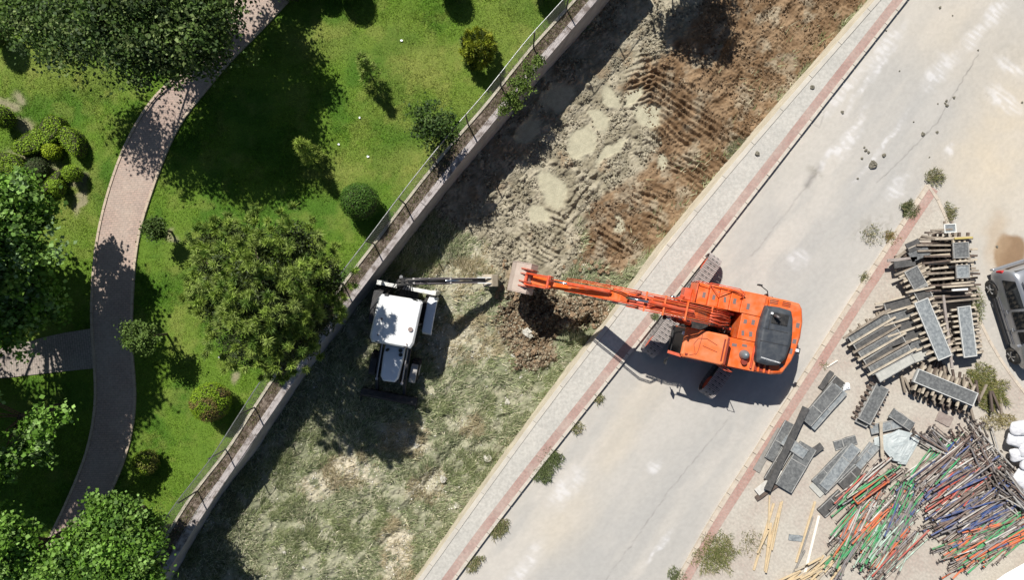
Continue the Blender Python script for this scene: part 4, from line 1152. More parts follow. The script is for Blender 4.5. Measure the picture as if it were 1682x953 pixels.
# ================================================================== fence
steel_g = M('galvanised', (.42, .43, .42), .45, .8, col2=(.28, .28, .27), scale=8)
post_m = M('fence_post_paint', (.06, .06, .055), .6, .2)
FH = 1.65
froot = empty('park_fence', (WL[30].x, WL[30].y, Z_COP), 0, 'thin wire mesh fence on dark posts along the top of the park wall', 'fence')
Xi = Matrix.Translation(-Vector(froot.location))
fl_ = offset(WL, -.74)
b_ = MB(Xi); b_.tube([(p.x, p.y, Z_COP + FH) for p in fl_], .019, 6); b_.build('top_rail', steel_g, froot, smooth=True)
pp = resample(fl_, 2.15)
for p in pp:
    b_ = MB(Xi); b_.tube([(p.x, p.y, Z_COP - .1), (p.x, p.y, Z_COP + FH + .02)], .032, 8); b_.build('post', post_m, froot)
b_ = MB(Xi)
for h in np.linspace(.08, FH - .1, 8):
    b_.tube([(p.x, p.y, Z_COP + h) for p in fl_[::3]], .004, 3, caps=False)
for p in resample(fl_, .075):
    b_.beam((p.x, p.y, Z_COP + .02), (p.x, p.y, Z_COP + FH), .005, .005, up=(1, 0, 0))
tag(b_.build('wire_mesh', M('wire', (.35, .36, .34), .5, .6), froot), kind='stuff')

# ================================================================== orange excavator
ORG = M('orange_paint', (.74, .120, .014), .45, col2=(.66, .100, .013), scale=2, coat=.25, dust=(.55, .24, .12), dscale=3.0, damt=.55)
ORR = M('red_orange_paint', (.64, .080, .022), .45, col2=(.52, .06, .02), scale=3, coat=.2, dust=(.50, .22, .14), dscale=4, damt=.35)
DKP = M('charcoal_cover', (.032, .038, .048), .5, col2=(.045, .052, .062), scale=3, dust=(.12, .12, .12), dscale=4, damt=.4)
BLK = M('black_steel', (.018, .018, .019), .5, dust=(.10, .09, .08), dscale=6, damt=.3)
RUB = M('hose_rubber', (.02, .02, .02), .55)
PAD = M('grip_pad', (.20, .15, .14), .95, col2=(.14, .11, .11), scale=30)
GLS = M('dark_glass', (.012, .014, .016), .08, spec=.8)
CHR = M('chrome_rod', (.62, .64, .66), .18, 1.0)
SHOE = M('track_shoe_dusty', (.55, .49, .46), .8, .1, col2=(.42, .37, .35), scale=9, dust=(.50, .46, .43), dscale=6, damt=.6)
SHD = M('track_shoe_hole', (.02, .02, .02), .9)
WHT = M('white_lettering', (.75, .75, .75), .5)
BKT = M('worn_bucket', (.40, .31, .26), .75, .1, col2=(.50, .41, .35), scale=3, detail=10, dust=(.42, .36, .30), dscale=5, damt=.8, bump=.2)
DRED = M('dark_red_recess', (.22, .03, .015), .6)

EX = (8.42, -1.507, 0.0); EXR = math.radians(168.1)
ex = empty('tracked_excavator', EX, EXR, 'orange tracked excavator parked on the road with its boom stretched over the ditch', 'excavator')
TA = math.radians(54.98) - EXR          # direction of the tracks in the machine's own frame
TD = Vector((math.cos(TA), math.sin(TA), 0)); TS = Vector((-math.sin(TA), math.cos(TA), 0))
# one shoe
sb = MB()
sb.box((0, 0, 0), (.185, .60, .028))
for dx in (-.075, -.005, .065): sb.box((dx, 0, .034), (.024, .60, .046), 2)
for sy in (-.095, .095): sb.box((.030, sy, .050), (.055, .09, .02), 1)
shoe_me = sb.mesh('track_shoe', [M('shoe_plate', (.14, .125, .12), .85, dust=(.4, .36, .33), dscale=6, damt=.5), SHD, SHOE])
r_t = .43; half = 2.06; zc = .47
def stadium(s):
    per = 4 * half + 2 * math.pi * r_t; s %= per
    if s < 2 * half: return -half + s, r_t, 0.0
    s -= 2 * half
    if s < math.pi * r_t:
        a = s / r_t; return half + math.sin(a) * r_t, math.cos(a) * r_t, a
    s -= math.pi * r_t
    if s < 2 * half: return half - s, -r_t, math.pi
    s -= 2 * half; a = s / r_t
    return -half - math.sin(a) * r_t, -math.cos(a) * r_t, math.pi + a
per = 4 * half + 2 * math.pi * r_t; ns = int(per / .195)
for side_ in (-1, 1):
    c = TS * (1.50 * side_)
    Rt = Matrix.Translation(c) @ Matrix.Rotation(TA, 4, 'Z')
    tb = MB(Rt)
    prof = [(stadium(per * i / 40)[0] * .99, zc + stadium(per * i / 40)[1] * .86) for i in range(40)]
    tb.prism_y(prof, -.16, .16)
    tb.box((0, 0, zc), (3.6, .34, .40))
    tb.build('track_frame', BLK, ex, bevel=.02)
    for q in (-half, half):
        wb = MB(Rt); wb.tube([(q, -.2, zc), (q, .2, zc)], .33, 18); wb.build('track_wheel', ORR, ex)
    for i in range(ns):
        x, z, a = stadium(i * per / ns)
        o = link_mesh('track_shoe', shoe_me, ex)
        o.matrix_local = Rt @ Matrix.Translation((x, 0, zc + z)) @ Matrix.Rotation(a, 4, 'Y')
b_ = MB(Matrix.Rotation(TA, 4, 'Z')); b_.box((0, 0, .62), (1.9, 2.7, .36)); b_.box((0, 0, .55), (2.8, 1.2, .25)); b_.tube([(0, 0, .8), (0, 0, 1.05)], .75, 28)
b_.build('undercarriage', BLK, ex, bevel=.03)
# turntable deck
b_ = MB(); b_.prism_z([(1.35, -1.5), (1.35, -.7), (.95, -.6), (.95, .2), (1.7, .32), (1.7, 1.38), (-1.4, 1.42), (-2.6, 1.3), (-2.9, .5), (-2.9, -.8), (-2.6, -1.5)], 1.03, 1.28)
b_.build('deck', BLK, ex, bevel=.02)
# counterweight: rear curved slab
b_ = MB(); rear = [(-1.55, 1.47), (-2.25, 1.44), (-2.66, 1.33), (-2.92, .80), (-3.04, .30), (-3.10, -.25), (-3.06, -.85), (-2.92, -1.38), (-2.78, -1.57), (-2.35, -1.60), (-1.55, -1.60)]
b_.prism_z(rear, 1.12, 2.36, inset=.10, ins_h=.09)
b_.build('counterweight', ORG, ex, bevel=.03)
# right-hand boxes (tool box, tank, pump cover)
def panelbox(name, x0, x1, y0, y1, z0, z1, mat=ORG, bv=.025):
    b = MB(); b.box2((x0, y0, z0), (x1, y1, z1)); return b.build(name, mat, ex, bevel=bv)
panelbox('tool_box', .86, 1.36, -1.58, -.74, 1.28, 2.30)
panelbox('tool_box_lid', .45, .85, -1.59, -.73, 1.28, 2.44)
panelbox('fuel_tank', .02, .44, -1.60, -.72, 1.28, 2.47)
panelbox('oil_tank', -.43, .01, -1.60, -.72, 1.28, 2.50)
panelbox('side_cover', -1.36, -.44, -1.60, -.72, 1.28, 2.52)
panelbox('step_box', 1.37, 1.66, -1.30, -.80, 1.1, 1.75, ORR)
panelbox('centre_cover', -1.36, -.55, -.705, .30, 1.28, 2.50)
panelbox('left_cover', -1.40, -.12, .315, 1.46, 1.28, 2.46)
panelbox('side_door', -1.40, -.30, 1.462, 1.50, 1.3, 2.30, ORR, .01)
panelbox('rear_deck', -1.50, -1.37, -1.58, 1.46, 1.28, 2.44)
# hood cover
hood = [(-1.33, -1.20), (-1.85, -1.24), (-2.33, -1.20), (-2.48, -.84), (-2.58, -.3), (-2.60, .05), (-2.50, .72), (-2.28, 1.02), (-1.85, 1.10), (-1.42, 1.07), (-1.30, .5), (-1.24, -.1), (-1.27, -.8)]
b_ = MB(); b_.prism_z(hood, 2.30, 2.86, inset=.14, ins_h=.13); b_.build('engine_hood', DKP, ex, bevel=.05, seg=3)
for x0, x1, y0, y1 in [(-2.35, -1.35, -.32, -.30), (-2.42, -1.35, .18, .20), (-1.56, -1.54, -.9, -.28)]:
    b_ = MB(); b_.box2((x0, y0, 2.855), (x1, y1, 2.868)); b_.build('hood_seam', BLK, ex)
b_ = MB(); b_.box2((-2.25, -1.0, 2.86), (-1.6, -.55, 2.875), 0)
for i in range(7): b_.box2((-2.22 + i * .09, -.97, 2.875), (-2.18 + i * .09, -.58, 2.90), 0)
b_.build('hood_grille', BLK, ex)
b_ = MB(); b_.tube([(-1.68, -.86, 2.8), (-1.68, -.86, 3.08), (-1.80, -.80, 3.18)], .065, 12); b_.build('exhaust_pipe', M('exhaust', (.12, .11, .11), .5, .7), ex, smooth=True)
b_ = MB(); b_.box2((-1.60, -.98, 2.86), (-1.52, -.90, 2.93)); b_.build('hood_latch', WHT, ex)
# mark on the hood: a row of worn white strokes, not legible in the photo
for i in range(17):
    w = random.uniform(.012, .03); b_ = MB(); b_.box((-1.52 - i * .047, .83 + i * .004, 2.862), (w, .045, .006)); b_.build('worn_lettering', WHT, ex)
for i in range(7):
    b_ = MB(); b_.box((-.28, .55 + i * .085, 2.462), (.11, .055, .006)); b_.build('worn_lettering', DRED, ex)
# grip pads
for (x, y, z, a, b, rz) in [(1.02, -1.12, 2.302, .12, .22, .0), (.66, -1.10, 2.442, .12, .2, 0), (.22, -1.1, 2.472, .10, .22, .2), (-.16, -1.12, 2.502, .12, .22, 0), (-.72, -1.02, 2.522, .12, .24, 0), 
                         (-.74, -.42, 2.502, .13, .17, 0), (-1.05, -.45, 2.502, .13, .2, 0), (-.74, .05, 2.502, .11, .2, .2), (-1.05, .03, 2.502, .13, .2, .2), (-.52, .58, 2.462, .20, .12, 0), (-.92, .52, 2.462, .20, .10, 0),
                         (-2.86, -.70, 2.362, .14, .20, 0), (-2.86, -.05, 2.362, .15, .18, 0), (-2.80, .36, 2.362, .13, .22, 0), (-2.55, 1.0, 2.362, .15, .16, .5), (.5, -1.35, 2.442, .05, .05, 0)]:
    b_ = MB(); b_.box((x, y, z), (a, b, .008), rz=rz); b_.build('grip_pad', PAD, ex)
for k in range(2):
    for j in range(3):
        b_ = MB(); b_.box((-1.75 - k * .50, -1.50 + j * .07, 2.362), (.34, .03, .008)); b_.build('vent_slot', BLK, ex)
for k in range(4):
    b_ = MB(); b_.box((-1.49 - .0, 1.0 - k * .09 - .9, 2.445), (.05, .05, .01)); b_.build('bolt', BLK, ex)
b_ = MB(); b_.box2((-2.16, 1.08, 2.362), (-1.50, 1.40, 2.366)); b_.build('rear_recess', DRED, ex)
for x in (-1.62, -1.86, -2.06):
    b_ = MB(); b_.box2((x, 1.06, 2.366), (x - .07, 1.42, 2.44)); b_.build('hinge', ORG, ex, bevel=.01)
b_ = MB(); b_.box((-3.02, .28, 2.42), (.12, .12, .10)); b_.build('rear_camera', WHT, ex, bevel=.01)
b_ = MB(); b_.box((-3.10, .30, 2.36), (.10, .24, .06)); b_.build('camera_bracket', BLK, ex)
b_ = MB(); b_.dome((-.97, .88, 2.46), .20, .20, .38, n=18); b_.build('air_filter_cap', M('filter_cap', (.17, .19, .20), .4, .2), ex, smooth=True)
b_ = MB(); b_.tube([(-1.0, 1.15, 2.46), (-1.0, 1.15, 2.60)], .12, 14); b_.build('filler_cap', DRED, ex)
b_ = MB(); b_.box2((-1.33, .45, 2.46), (-1.28, 1.35, 2.56)); b_.build('hinge', ORR, ex)
# mirror arm on the right rear
b_ = MB(); b_.tube([(-1.5, -1.55, 2.3), (-1.35, -1.78, 2.5), (-1.05, -1.92, 2.55)], .02, 6); b_.box((-1.0, -1.95, 2.52), (.14, .06, .24)); b_.build('mirror', BLK, ex)
# handrails
b_ = MB()
for pts_ in ([(1.36, -1.60, 1.3), (1.38, -1.60, 2.55), (.95, -1.60, 2.62), (.55, -1.2, 2.60), (.10, -1.55, 2.66), (-.35, -1.45, 2.62), (-.45, -1.25, 2.52)], [(1.36, -1.60, 2.40), (1.36, -.75, 2.42)], [(.95, -1.62, 2.62), (-.2, -1.62, 2.75), (-.45, -1.45, 2.70), (-.35, -1.25, 2.52)]):
    b_.tube(pts_, .02, 6)
b_.build('handrail', ORR, ex, smooth=True)
# cab
b_ = MB(); b_.box2((-.02, .30, 1.28), (1.62, 1.42, 1.95)); b_.box2((-.02, .30, 1.95), (.10, 1.42, 3.02)); 
for x, y in ((1.58, .34), (1.58, 1.38), (.78, 1.38), (.78, .34)): b_.box((x, y, 2.5), (.08, .08, 1.15))
b_.build('cab_frame', ORG, ex, bevel=.02)
b_ = MB(); b_.box2((.05, .33, 1.94), (1.56, 1.39, 2.99)); b_.build('cab_interior', M('cab_dark', (.015, .015, .017), .7), ex)
b_ = MB(); b_.box2((1.61, .34, 1.30), (1.655, 1.38, 3.0)); b_.build('windscreen', M('shaded_glass', (.010, .011, .012), .45, spec=.15), ex, bevel=.01)
b_ = MB(); b_.box2((.84, 1.40, 1.95), (1.54, 1.425, 2.98)); b_.build('window', GLS, ex); b_ = MB(); b_.box2((.12, 1.40, 1.95), (.74, 1.425, 2.98)); b_.build('window', GLS, ex)
b_ = MB(); b_.prism_z([(1.66, .30), (1.66, 1.34), (1.55, 1.44), (.05, 1.46), (-.06, 1.40), (-.06, .32), (.02, .26), (1.6, .26)], 3.0, 3.14, inset=.07, ins_h=.07)
b_.build('cab_roof', M('roof_paint', (.74, .17, .045), .5, col2=(.66, .14, .035), scale=2, dust=(.62, .30, .18), dscale=2.5, damt=.4), ex, bevel=.03, seg=3)
b_ = MB()
for pts_ in ([(1.35, 1.32, 3.15), (1.12, 1.22, 3.15), (1.25, .85, 3.15), (1.12, .60, 3.15), (.80, .55, 3.15), (.35, .72, 3.15)], [(1.0, .35, 3.15), (1.0, .57, 3.15), (1.04, 1.1, 3.15), (1.1, 1.25, 3.15)], [(.9, .85, 3.15), (.3, .98, 3.15)]):
    b_.tube(pts_, .011, 5)
b_.build('roof_seam', M('roof_seam', (.30, .07, .03), .6), ex)
b_ = MB(); b_.box2((-.10, .34, 3.0), (-.03, 1.40, 3.10)); b_.box2((.06, .42, 3.135), (.12, 1.30, 3.15)); b_.build('roof_rail', DRED, ex)
b_ = MB(); b_.box((1.68, .52, 3.0), (.12, .14, .10)); b_.build('work_light', WHT, ex, bevel=.01)
b_ = MB(); b_.box((1.46, 1.30, 3.15), (.10, .08, .04)); b_.build('roof_marker', DRED, ex)
# front guard bar, wiper, mirrors, step
b_ = MB(); b_.beam((1.35, 1.43, 2.92), (2.12, 1.36, 2.90), .12, .06); b_.build('front_visor_bar', ORR, ex, bevel=.01)
b_ = MB(); b_.tube([(1.70, .45, 3.0), (2.0, .60, 2.9), (2.02, 1.36, 2.9)], .02, 6); b_.tube([(1.95, 1.38, 2.9), (2.02, 1.75, 2.4), (1.95, 1.78, 1.9)], .02, 6); b_.box((1.98, 1.80, 2.3), (.05, .20, .32)); b_.build('mirror', BLK, ex)
b_ = MB(); b_.tube([(2.0, .42, 1.5), (2.02, .42, 2.6)], .02, 6); b_.box((2.02, .42, 2.55), (.05, .16, .28)); b_.build('mirror', M('mirror_back', (.12, .11, .11), .5), ex)
b_ = MB(); b_.tube([(-.2, 1.46, 1.3), (-.2, 1.62, 2.9), (-.5, 1.64, 2.9), (-.5, 1.5, 1.3)], .018, 6); b_.build('handrail', ORR, ex, smooth=True)
for x in (.2, 1.0):
    b_ = MB(); b_.box2((x, 1.42, 1.06), (x + .6, 1.66, 1.10)); b_.build('side_step', M('step_plate', (.25, .24, .25), .7), ex)
# bay beside boom: dark floor and looping hoses
b_ = MB(); b_.box2((-.54, -.70, 1.28), (1.2, .28, 1.34)); b_.build('bay_floor', BLK, ex)
for i in range(13):
    y0 = random.uniform(-.55, .2); x0 = random.uniform(-.5, -.25); r = random.uniform(.1, .32)
    pts_ = []
    for k in range(9):
        t = k / 8; pts_.append((x0 + .55 * t + random.uniform(-.02, .02), y0 + math.sin(t * math.pi) * random.uniform(-.15, .15) + t * random.uniform(-.1, .1), 1.45 + math.sin(t * math.pi) * r * 2.0 + .35 * t))
    b_ = MB(); b_.tube(pts_, random.choice([.018, .024, .03]), 6); b_.build('hose', random.choice([RUB, RUB, M('grey_hose', (.16, .15, .14), .6)]), ex, smooth=True)
b_ = MB(); b_.tube([(-.45, .0, 1.36), (-.45, .0, 1.62)], .16, 16); b_.box((-.2, .1, 1.5), (.3, .25, .3)); b_.build('swing_motor', BLK, ex, bevel=.01)
b_ = MB(); b_.box2((-.35, -.66, 1.28), (.35, -.56, 2.2)); b_.box2((-.35, -.06, 1.28), (.35, .04, 2.2)); b_.build('boom_bracket', ORR, ex, bevel=.02)

# boom, arm, bucket ------------------------------------------------------------
by0, by1 = -.60, -.06
boom_prof = [(-.28, 1.72), (-.05, 1.60), (1.0, 2.45), (2.0, 3.20), (3.2, 3.62), (4.55, 3.62), (4.82, 3.80), (4.84, 4.0), (4.6, 4.15), (3.5, 4.42), (2.5, 4.35), (1.6, 3.85), (.6, 2.95), (-.30, 2.02)]
b_ = MB(); b_.prism_y(boom_prof, by0 + .04, by1 - .04); b_.build('boom', ORR, ex, bevel=.03)
b_ = MB(); b_.prism_y([(x, z) for x, z in [(.7, 3.0), (1.6, 3.86), (2.5, 4.36), (3.4, 4.43), (3.4, 4.46), (2.5, 4.40), (1.55, 3.90), (.66, 3.05)]], by0, by1); b_.build('boom_top_plate', ORG, ex)
arm = [(4.30, 4.42), (4.62, 4.52), (4.95, 4.20), (5.9, 3.02), (6.9, 1.85), (7.85, .86), (7.82, .62), (7.60, .56), (6.7, 1.30), (5.4, 2.55), (4.72, 3.55), (4.36, 3.98)]
b_ = MB(); b_.prism_y(arm, by0 + .08, by1 - .08); b_.build('arm', ORG, ex, bevel=.03)
b_ = MB(); b_.tube([(4.66, by0 - .03, 3.86), (4.66, by1 + .03, 3.86)], .12, 16); b_.build('pivot_pin', ORR, ex)
# arm cylinder on the boom, lying to the camera's upper side
def cyl(name, p0, p1, p2, r, rr, mat=ORR):
    b = MB(); b.tube([p0, p1], r, 14); b.tube([Vector(p0).lerp(Vector(p1), -.04), p0], r * .75, 10)
    c = b.build(name, mat, ex, smooth=False)
    b = MB(); b.tube([p1, p2], rr, 10); b.build('piston_rod', CHR, c, smooth=True)
    return c
cyl('arm_cylinder', (1.85, -.33, 4.18), (3.60, -.33, 4.82), (4.42, -.33, 4.62), .085, .05)
cyl('bucket_cylinder', (5.05, -.42, 4.35), (6.45, -.42, 2.90), (7.20, -.42, 2.15), .08, .045)
for sy in (-.74, .08): cyl('boom_cylinder', (1.15, sy, 1.45), (2.05, sy, 2.70), (2.55, sy, 3.55), .105, .06)
# hydraulic pipes along boom and arm
top = [(-.1, 2.25), (.62, 3.05), (1.6, 3.95), (2.5, 4.46), (3.5, 4.53), (4.3, 4.32)]
for i, yy in enumerate([-.66, -.59, -.53, -.47, -.20, -.13, -.07, -.01]):
    dz = random.uniform(0, .05)
    b_ = MB(); b_.tube([(x + random.uniform(-.03, .03), yy + random.uniform(-.012, .012), z + .05 + dz) for x, z in top], .021, 6); b_.build('hydraulic_pipe', ORR if i % 3 else ORG, ex, smooth=True)
for i in range(8):
    yy = random.uniform(-.66, 0)
    b_ = MB(); b_.tube([(-.35, yy * .6 - .1, 1.9), (.0, yy, 2.55 + random.uniform(0, .3)), (.45, yy + random.uniform(-.1, .1), 3.1 + random.uniform(0, .2)), (.95, yy, 3.45)], .024, 6); b_.build('hydraulic_hose', random.choice([ORR, ORR, DRED, RUB]), ex, smooth=True)
for i, yy in enumerate([-.64, -.57, -.12, -.05]):
    b_ = MB(); b_.tube([(3.9, yy, 4.55), (4.3, yy, 4.85), (4.75, yy, 4.75), (5.2, yy, 4.10), (5.9, yy - .02, 3.22), (6.5, yy, 2.4)], .022, 6); b_.build('hydraulic_hose', (ORR, ORG, ORR, RUB)[i], ex, smooth=True)
for x, z in [(.9, 3.35), (2.1, 4.33), (3.0, 4.6), (3.7, 4.56)]:
    b_ = MB(); b_.box((x, -.33, z + .03), (.06, .74, .05)); b_.build('pipe_clamp', ORG, ex)
b_ = MB(); b_.tube([(2.75, .02, 3.9), (2.75, .16, 3.95)], .07, 10); b_.build('work_light', BLK, ex)
b_ = MB(); b_.tube([(2.3, -.75, 4.1), (2.3, -.85, 4.15)], .09, 12); b_.build('pipe_boss', ORR, ex)
for i in range(3):
    b_ = MB(); b_.box((1.5 + i * .4, .02, 2.6 + i * .3), (.12, .08, .06)); b_.build('grease_block', M('grease_block', (.35, .22, .2), .6), ex)
# bucket linkage
for sy in (-.58, -.12):
    b_ = MB(); b_.beam((7.20, sy, 2.15), (7.05, sy, 1.65), .07, .14); b_.build('link_arm', ORR, ex, bevel=.01)
    b_ = MB(); b_.beam((7.22, sy + .03, 2.12), (8.08, sy + .03, 1.05), .07, .15); b_.build('link_arm', ORR, ex, bevel=.01)
b_ = MB(); b_.tube([(7.21, -.60, 2.14), (7.21, -.10, 2.14)], .06, 12); b_.tube([(8.08, -.56, 1.05), (8.08, -.12, 1.05)], .065, 12); b_.tube([(7.72, -.60, .70), (7.72, -.08, .70)], .075, 12); b_.build('link_pin', ORR, ex)
# bucket (curled in, smooth back up)
bprof = [(7.18, .62), (7.58, 1.00), (8.0, .98), (8.42, .72), (8.66, .25), (8.68, -.30), (8.44, -.72), (8.0, -.98)]
th_ = .05
b_ = MB(); inner = [(7.24, .55), (7.58, .92), (7.98, .90), (8.36, .66), (8.58, .24), (8.60, -.28), (8.38, -.66), (7.98, -.90)]
w0, w1 = -.96, .28
bprof = [(7.66 + (x - 7.18) * .74, z - .04) for x, z in bprof]; inner = [(7.66 + (x - 7.18) * .74, z - .04) for x, z in inner]
n_ = len(bprof)
vs = [(x, w0, z) for x, z in bprof] + [(x, w1, z) for x, z in bprof] + [(x, w0, z) for x, z in inner] + [(x, w1, z) for x, z in inner]
fs = []
for i in range(n_ - 1):
    fs += [(i, i + 1, n_ + i + 1, n_ + i), (2*n_ + i, 3*n_ + i, 3*n_ + i + 1, 2*n_ + i + 1), (i, 2*n_ + i, 2*n_ + i + 1, i + 1), (n_ + i, n_ + i + 1, 3*n_ + i + 1, 3*n_ + i)]
fs += [(0, n_, 3*n_, 2*n_), (n_ - 1, 3*n_ - 1, 4*n_ - 1, 2*n_ - 1)]
b_.add(vs, fs)
bk = b_.build('bucket', BKT, ex)
for sy in (w0, w1):
    b_ = MB(); b_.prism_y(bprof, sy - .025, sy + .025); b_.build('bucket_side', BKT, bk)
for y in (-.72, -.52, -.20, .0):
    b_ = MB(); b_.prism_y([(7.60, .50), (7.85, 1.02), (8.12, 1.16), (8.36, .92), (7.97, .90)], y - .025, y + .025); b_.build('bucket_ear', M('bucket_ear', (.46, .11, .06), .6, dust=(.42, .3, .25), damt=.6), bk)
for i in range(5):
    y = w0 + .12 + i * (w1 - w0 - .24) / 4
    b_ = MB(); b_.beam((8.28, y, -1.0), (8.0, y, -1.14), .11, .07); b_.build('bucket_tooth', BKT, bk, bevel=.01)

# ================================================================== white backhoe loader in the ditch
BZ = -1.78
BL = Vector((-4.83, -1.30, BZ)); BR = math.atan2(-.982, -.19)
bh = empty('backhoe_loader', BL, BR, 'white-roofed backhoe loader standing in the shaded ditch beside the park wall', 'backhoe loader')
BWH = M('white_roof', (.78, .79, .79), .4, col2=(.70, .71, .72), scale=1.5, coat=.2, dust=(.45, .42, .36), dscale=2.4, damt=.35)
BHD = M('white_hood', (.70, .73, .77), .4, coat=.2)
BDK = M('machine_dark', (.022, .022, .026), .6, dust=(.12, .11, .09), dscale=5, damt=.35)
TYR = M('tyre_rubber', (.022, .022, .022), .9, dust=(.16, .13, .1), dscale=5, damt=.5, bump=.3)
RIM = M('wheel_rim', (.62, .62, .60), .5)
def wheel(x, y, r, w, parent, z=None):
    z = r if z is None else z
    b = MB(); b.tube([(x, y - w / 2, z), (x, y - w * .42, z), (x, y + w * .42, z), (x, y + w / 2, z)], [r * .88, r, r, r * .88], 28)
    t = b.build('wheel', TYR, parent)
    b = MB()
    for i in range(22):
        a = 2 * math.pi * i / 22
        for s in (-1, 1):
            b.beam((x + math.cos(a) * r, y + s * w * .08, z + math.sin(a) * r), (x + math.cos(a + .16) * r, y + s * w * .46, z + math.sin(a + .16) * r), .05, .05, up=(math.cos(a), 0, math.sin(a)))
    b.build('tread', TYR, t)
    b = MB(); b.tube([(x, y - w * .51, z), (x, y + w * .51, z)], r * .52, 20); b.build('rim', RIM, t)
for s in (-1, 1):
    wheel(-.55, s * 1.02, .74, .46, bh); wheel(2.15, s * .92, .50, .36, bh)
b_ = MB(); b_.box2((-1.3, -.45, .55), (2.75, .45, .95)); b_.box2((.9, -.42, .9), (2.75, .42, 1.5)); b_.build('chassis', BDK, bh, bevel=.02)
b_ = MB(); b_.prism_z([(1.10, -.44), (1.12, .44), (1.6, .44), (2.55, .38), (2.72, .26), (2.75, -.26), (2.55, -.40), (1.6, -.46)], 1.45, 1.74, inset=.08, ins_h=.08); b_.build('hood', BHD, bh, bevel=.03, seg=3)
b_ = MB(); b_.tube([(1.36, -.28, 1.7), (1.36, -.28, 2.05)], .06, 12); b_.tube([(1.30, .26, 1.7), (1.30, .26, 1.78)], .085, 12); b_.tube([(1.48, .30, 1.7), (1.48, .30, 1.78)], .085, 12); b_.build('exhaust_stack', BDK, bh)
b_ = MB(); b_.box((2.02, .08, 1.755), (.05, .05, .02)); b_.box((2.35, .10, 1.755), (.09, .05, .02)); b_.box((1.95, -.18, 1.755), (.04, .04, .02)); b_.build('hood_fitting', WHT, bh)
b_ = MB(); b_.prism_z([(1.05, -.86), (1.02, .80), (.80, .90), (-.95, .94), (-1.06, .84), (-1.0, -.80), (-.85, -.92), (.85, -.98)], 2.72, 2.86, inset=.10, ins_h=.10); b_.build('cab_roof', BWH, bh, bevel=.04, seg=3)
for (x, y, r) in [(.02, -.60, .05), (.22, .66, .10), (.70, -.62, .035), (.86, .62, .03)]:
    b_ = MB(); b_.tube([(x, y, 2.85), (x, y, 2.93)], r, 14); b_.build('roof_vent', M('roof_vent', (.25, .19, .17), .6), bh)
for y_ in (-.45, .0, .45):
    b_ = MB(); b_.box((-.05, y_, 2.862), (1.5, .025, .012)); b_.build('roof_rib', M('roof_rib', (.62, .63, .64), .5), bh)
for x_, y_ in ((.96, -.6), (.96, .6), (-.98, -.6), (-.98, .62)):
    b_ = MB(); b_.box((x_, y_, 2.80), (.12, .18, .10)); b_.build('work_light', BDK, bh, bevel=.01)
b_ = MB()
for x, y in ((.92, -.78), (.92, .78), (-.92, -.80), (-.92, .82), (0, -.86), (0, .88)): b_.beam((x * 1.02, y * 1.02, 1.1), (x, y, 2.75), .08, .08, up=(1, 0, 0))
b_.box2((-.98, -.84, .95), (.95, .84, 1.25)); b_.build('cab_frame', BDK, bh)
for (lo, hi) in [((.90, -.72, 1.3), (.93, .72, 2.7)), ((-.93, -.72, 1.3), (-.90, .72, 2.7)), ((-.85, .84, 1.3), (.85, .86, 2.7)), ((-.85, -.86, 1.3), (.85, -.84, 2.7))]:
    b_ = MB(); b_.box2(lo, hi); b_.build('window', GLS, bh)
b_ = MB(); b_.box2((-.3, -.3, 1.25), (.25, .3, 1.75)); b_.box2((-.4, -.3, 1.75), (-.25, .3, 2.2)); b_.build('seat', BDK, bh, bevel=.05)
for s in (-1, 1):
    b_ = MB(); b_.prism_y([(-1.25, 1.20), (-1.05, 1.62), (-.2, 1.68), (.35, 1.55), (.45, 1.25), (.32, 1.25), (.2, 1.45), (-.95, 1.5), (-1.15, 1.2)], s * .98 - .0, s * .98 + s * .42); b_.build('rear_fender', BHD if s > 0 else BDK, bh, bevel=.03)
    b_ = MB(); b_.prism_y([(1.85, 1.02), (1.95, 1.12), (2.55, 1.12), (2.7, 1.0)], s * .76, s * 1.06); b_.build('front_fender', M('front_fender', (.36, .34, .32), .8) if s > 0 else BDK, bh, bevel=.02)
# loader arms, front bucket
for s in (-1, 1):
    b_ = MB(); b_.beam((.95, s * .62, 1.55), (2.5, s * .62, 1.25), .12, .20); b_.beam((2.48, s * .62, 1.28), (3.45, s * .62, .42), .12, .20); b_.build('loader_arm', BDK, bh, bevel=.01)
    b_ = MB(); b_.tube([(1.5, s * .52, 1.15), (2.4, s * .52, 1.05)], .06, 10); b_.build('lift_cylinder', BDK, bh)
    b_ = MB(); b_.tube([(1.15, s * .56, 1.80), (2.7, s * .56, 1.55)], .028, 8); b_.box((2.72, s * .56, 1.52), (.10, .10, .14)); b_.build('tilt_rod', M('pale_tube', (.45, .42, .42), .45, .5), bh)
fb = [(3.42, .10), (3.38, .75), (3.62, .92), (3.72, .80), (3.62, .30), (3.80, .10), (4.35, .04), (4.35, 0), (3.6, 0)]
b_ = MB(); b_.prism_y(fb, -1.25, 1.25); f_ = b_.build('front_bucket', BDK, bh, bevel=.01)
for s in (-1.25, 1.25):
    b_ = MB(); b_.prism_y([(3.40, .05), (3.42, .8), (3.65, .9), (4.35, .05)], s - .02, s + .02); b_.build('bucket_side', BDK, f_)
b_ = MB(); b_.box((4.30, .85, .06), (.14, .8, .05)); b_.box((4.28, -.3, .05), (.14, .3, .04)); b_.build('cutting_edge', M('worn_edge', (.35, .34, .32), .5, .6), f_)
for i in range(6):
    b_ = MB(); b_.box((4.42, -1.1 + i * .44, .04), (.16, .07, .05)); b_.build('bucket_tooth', BDK, f_)
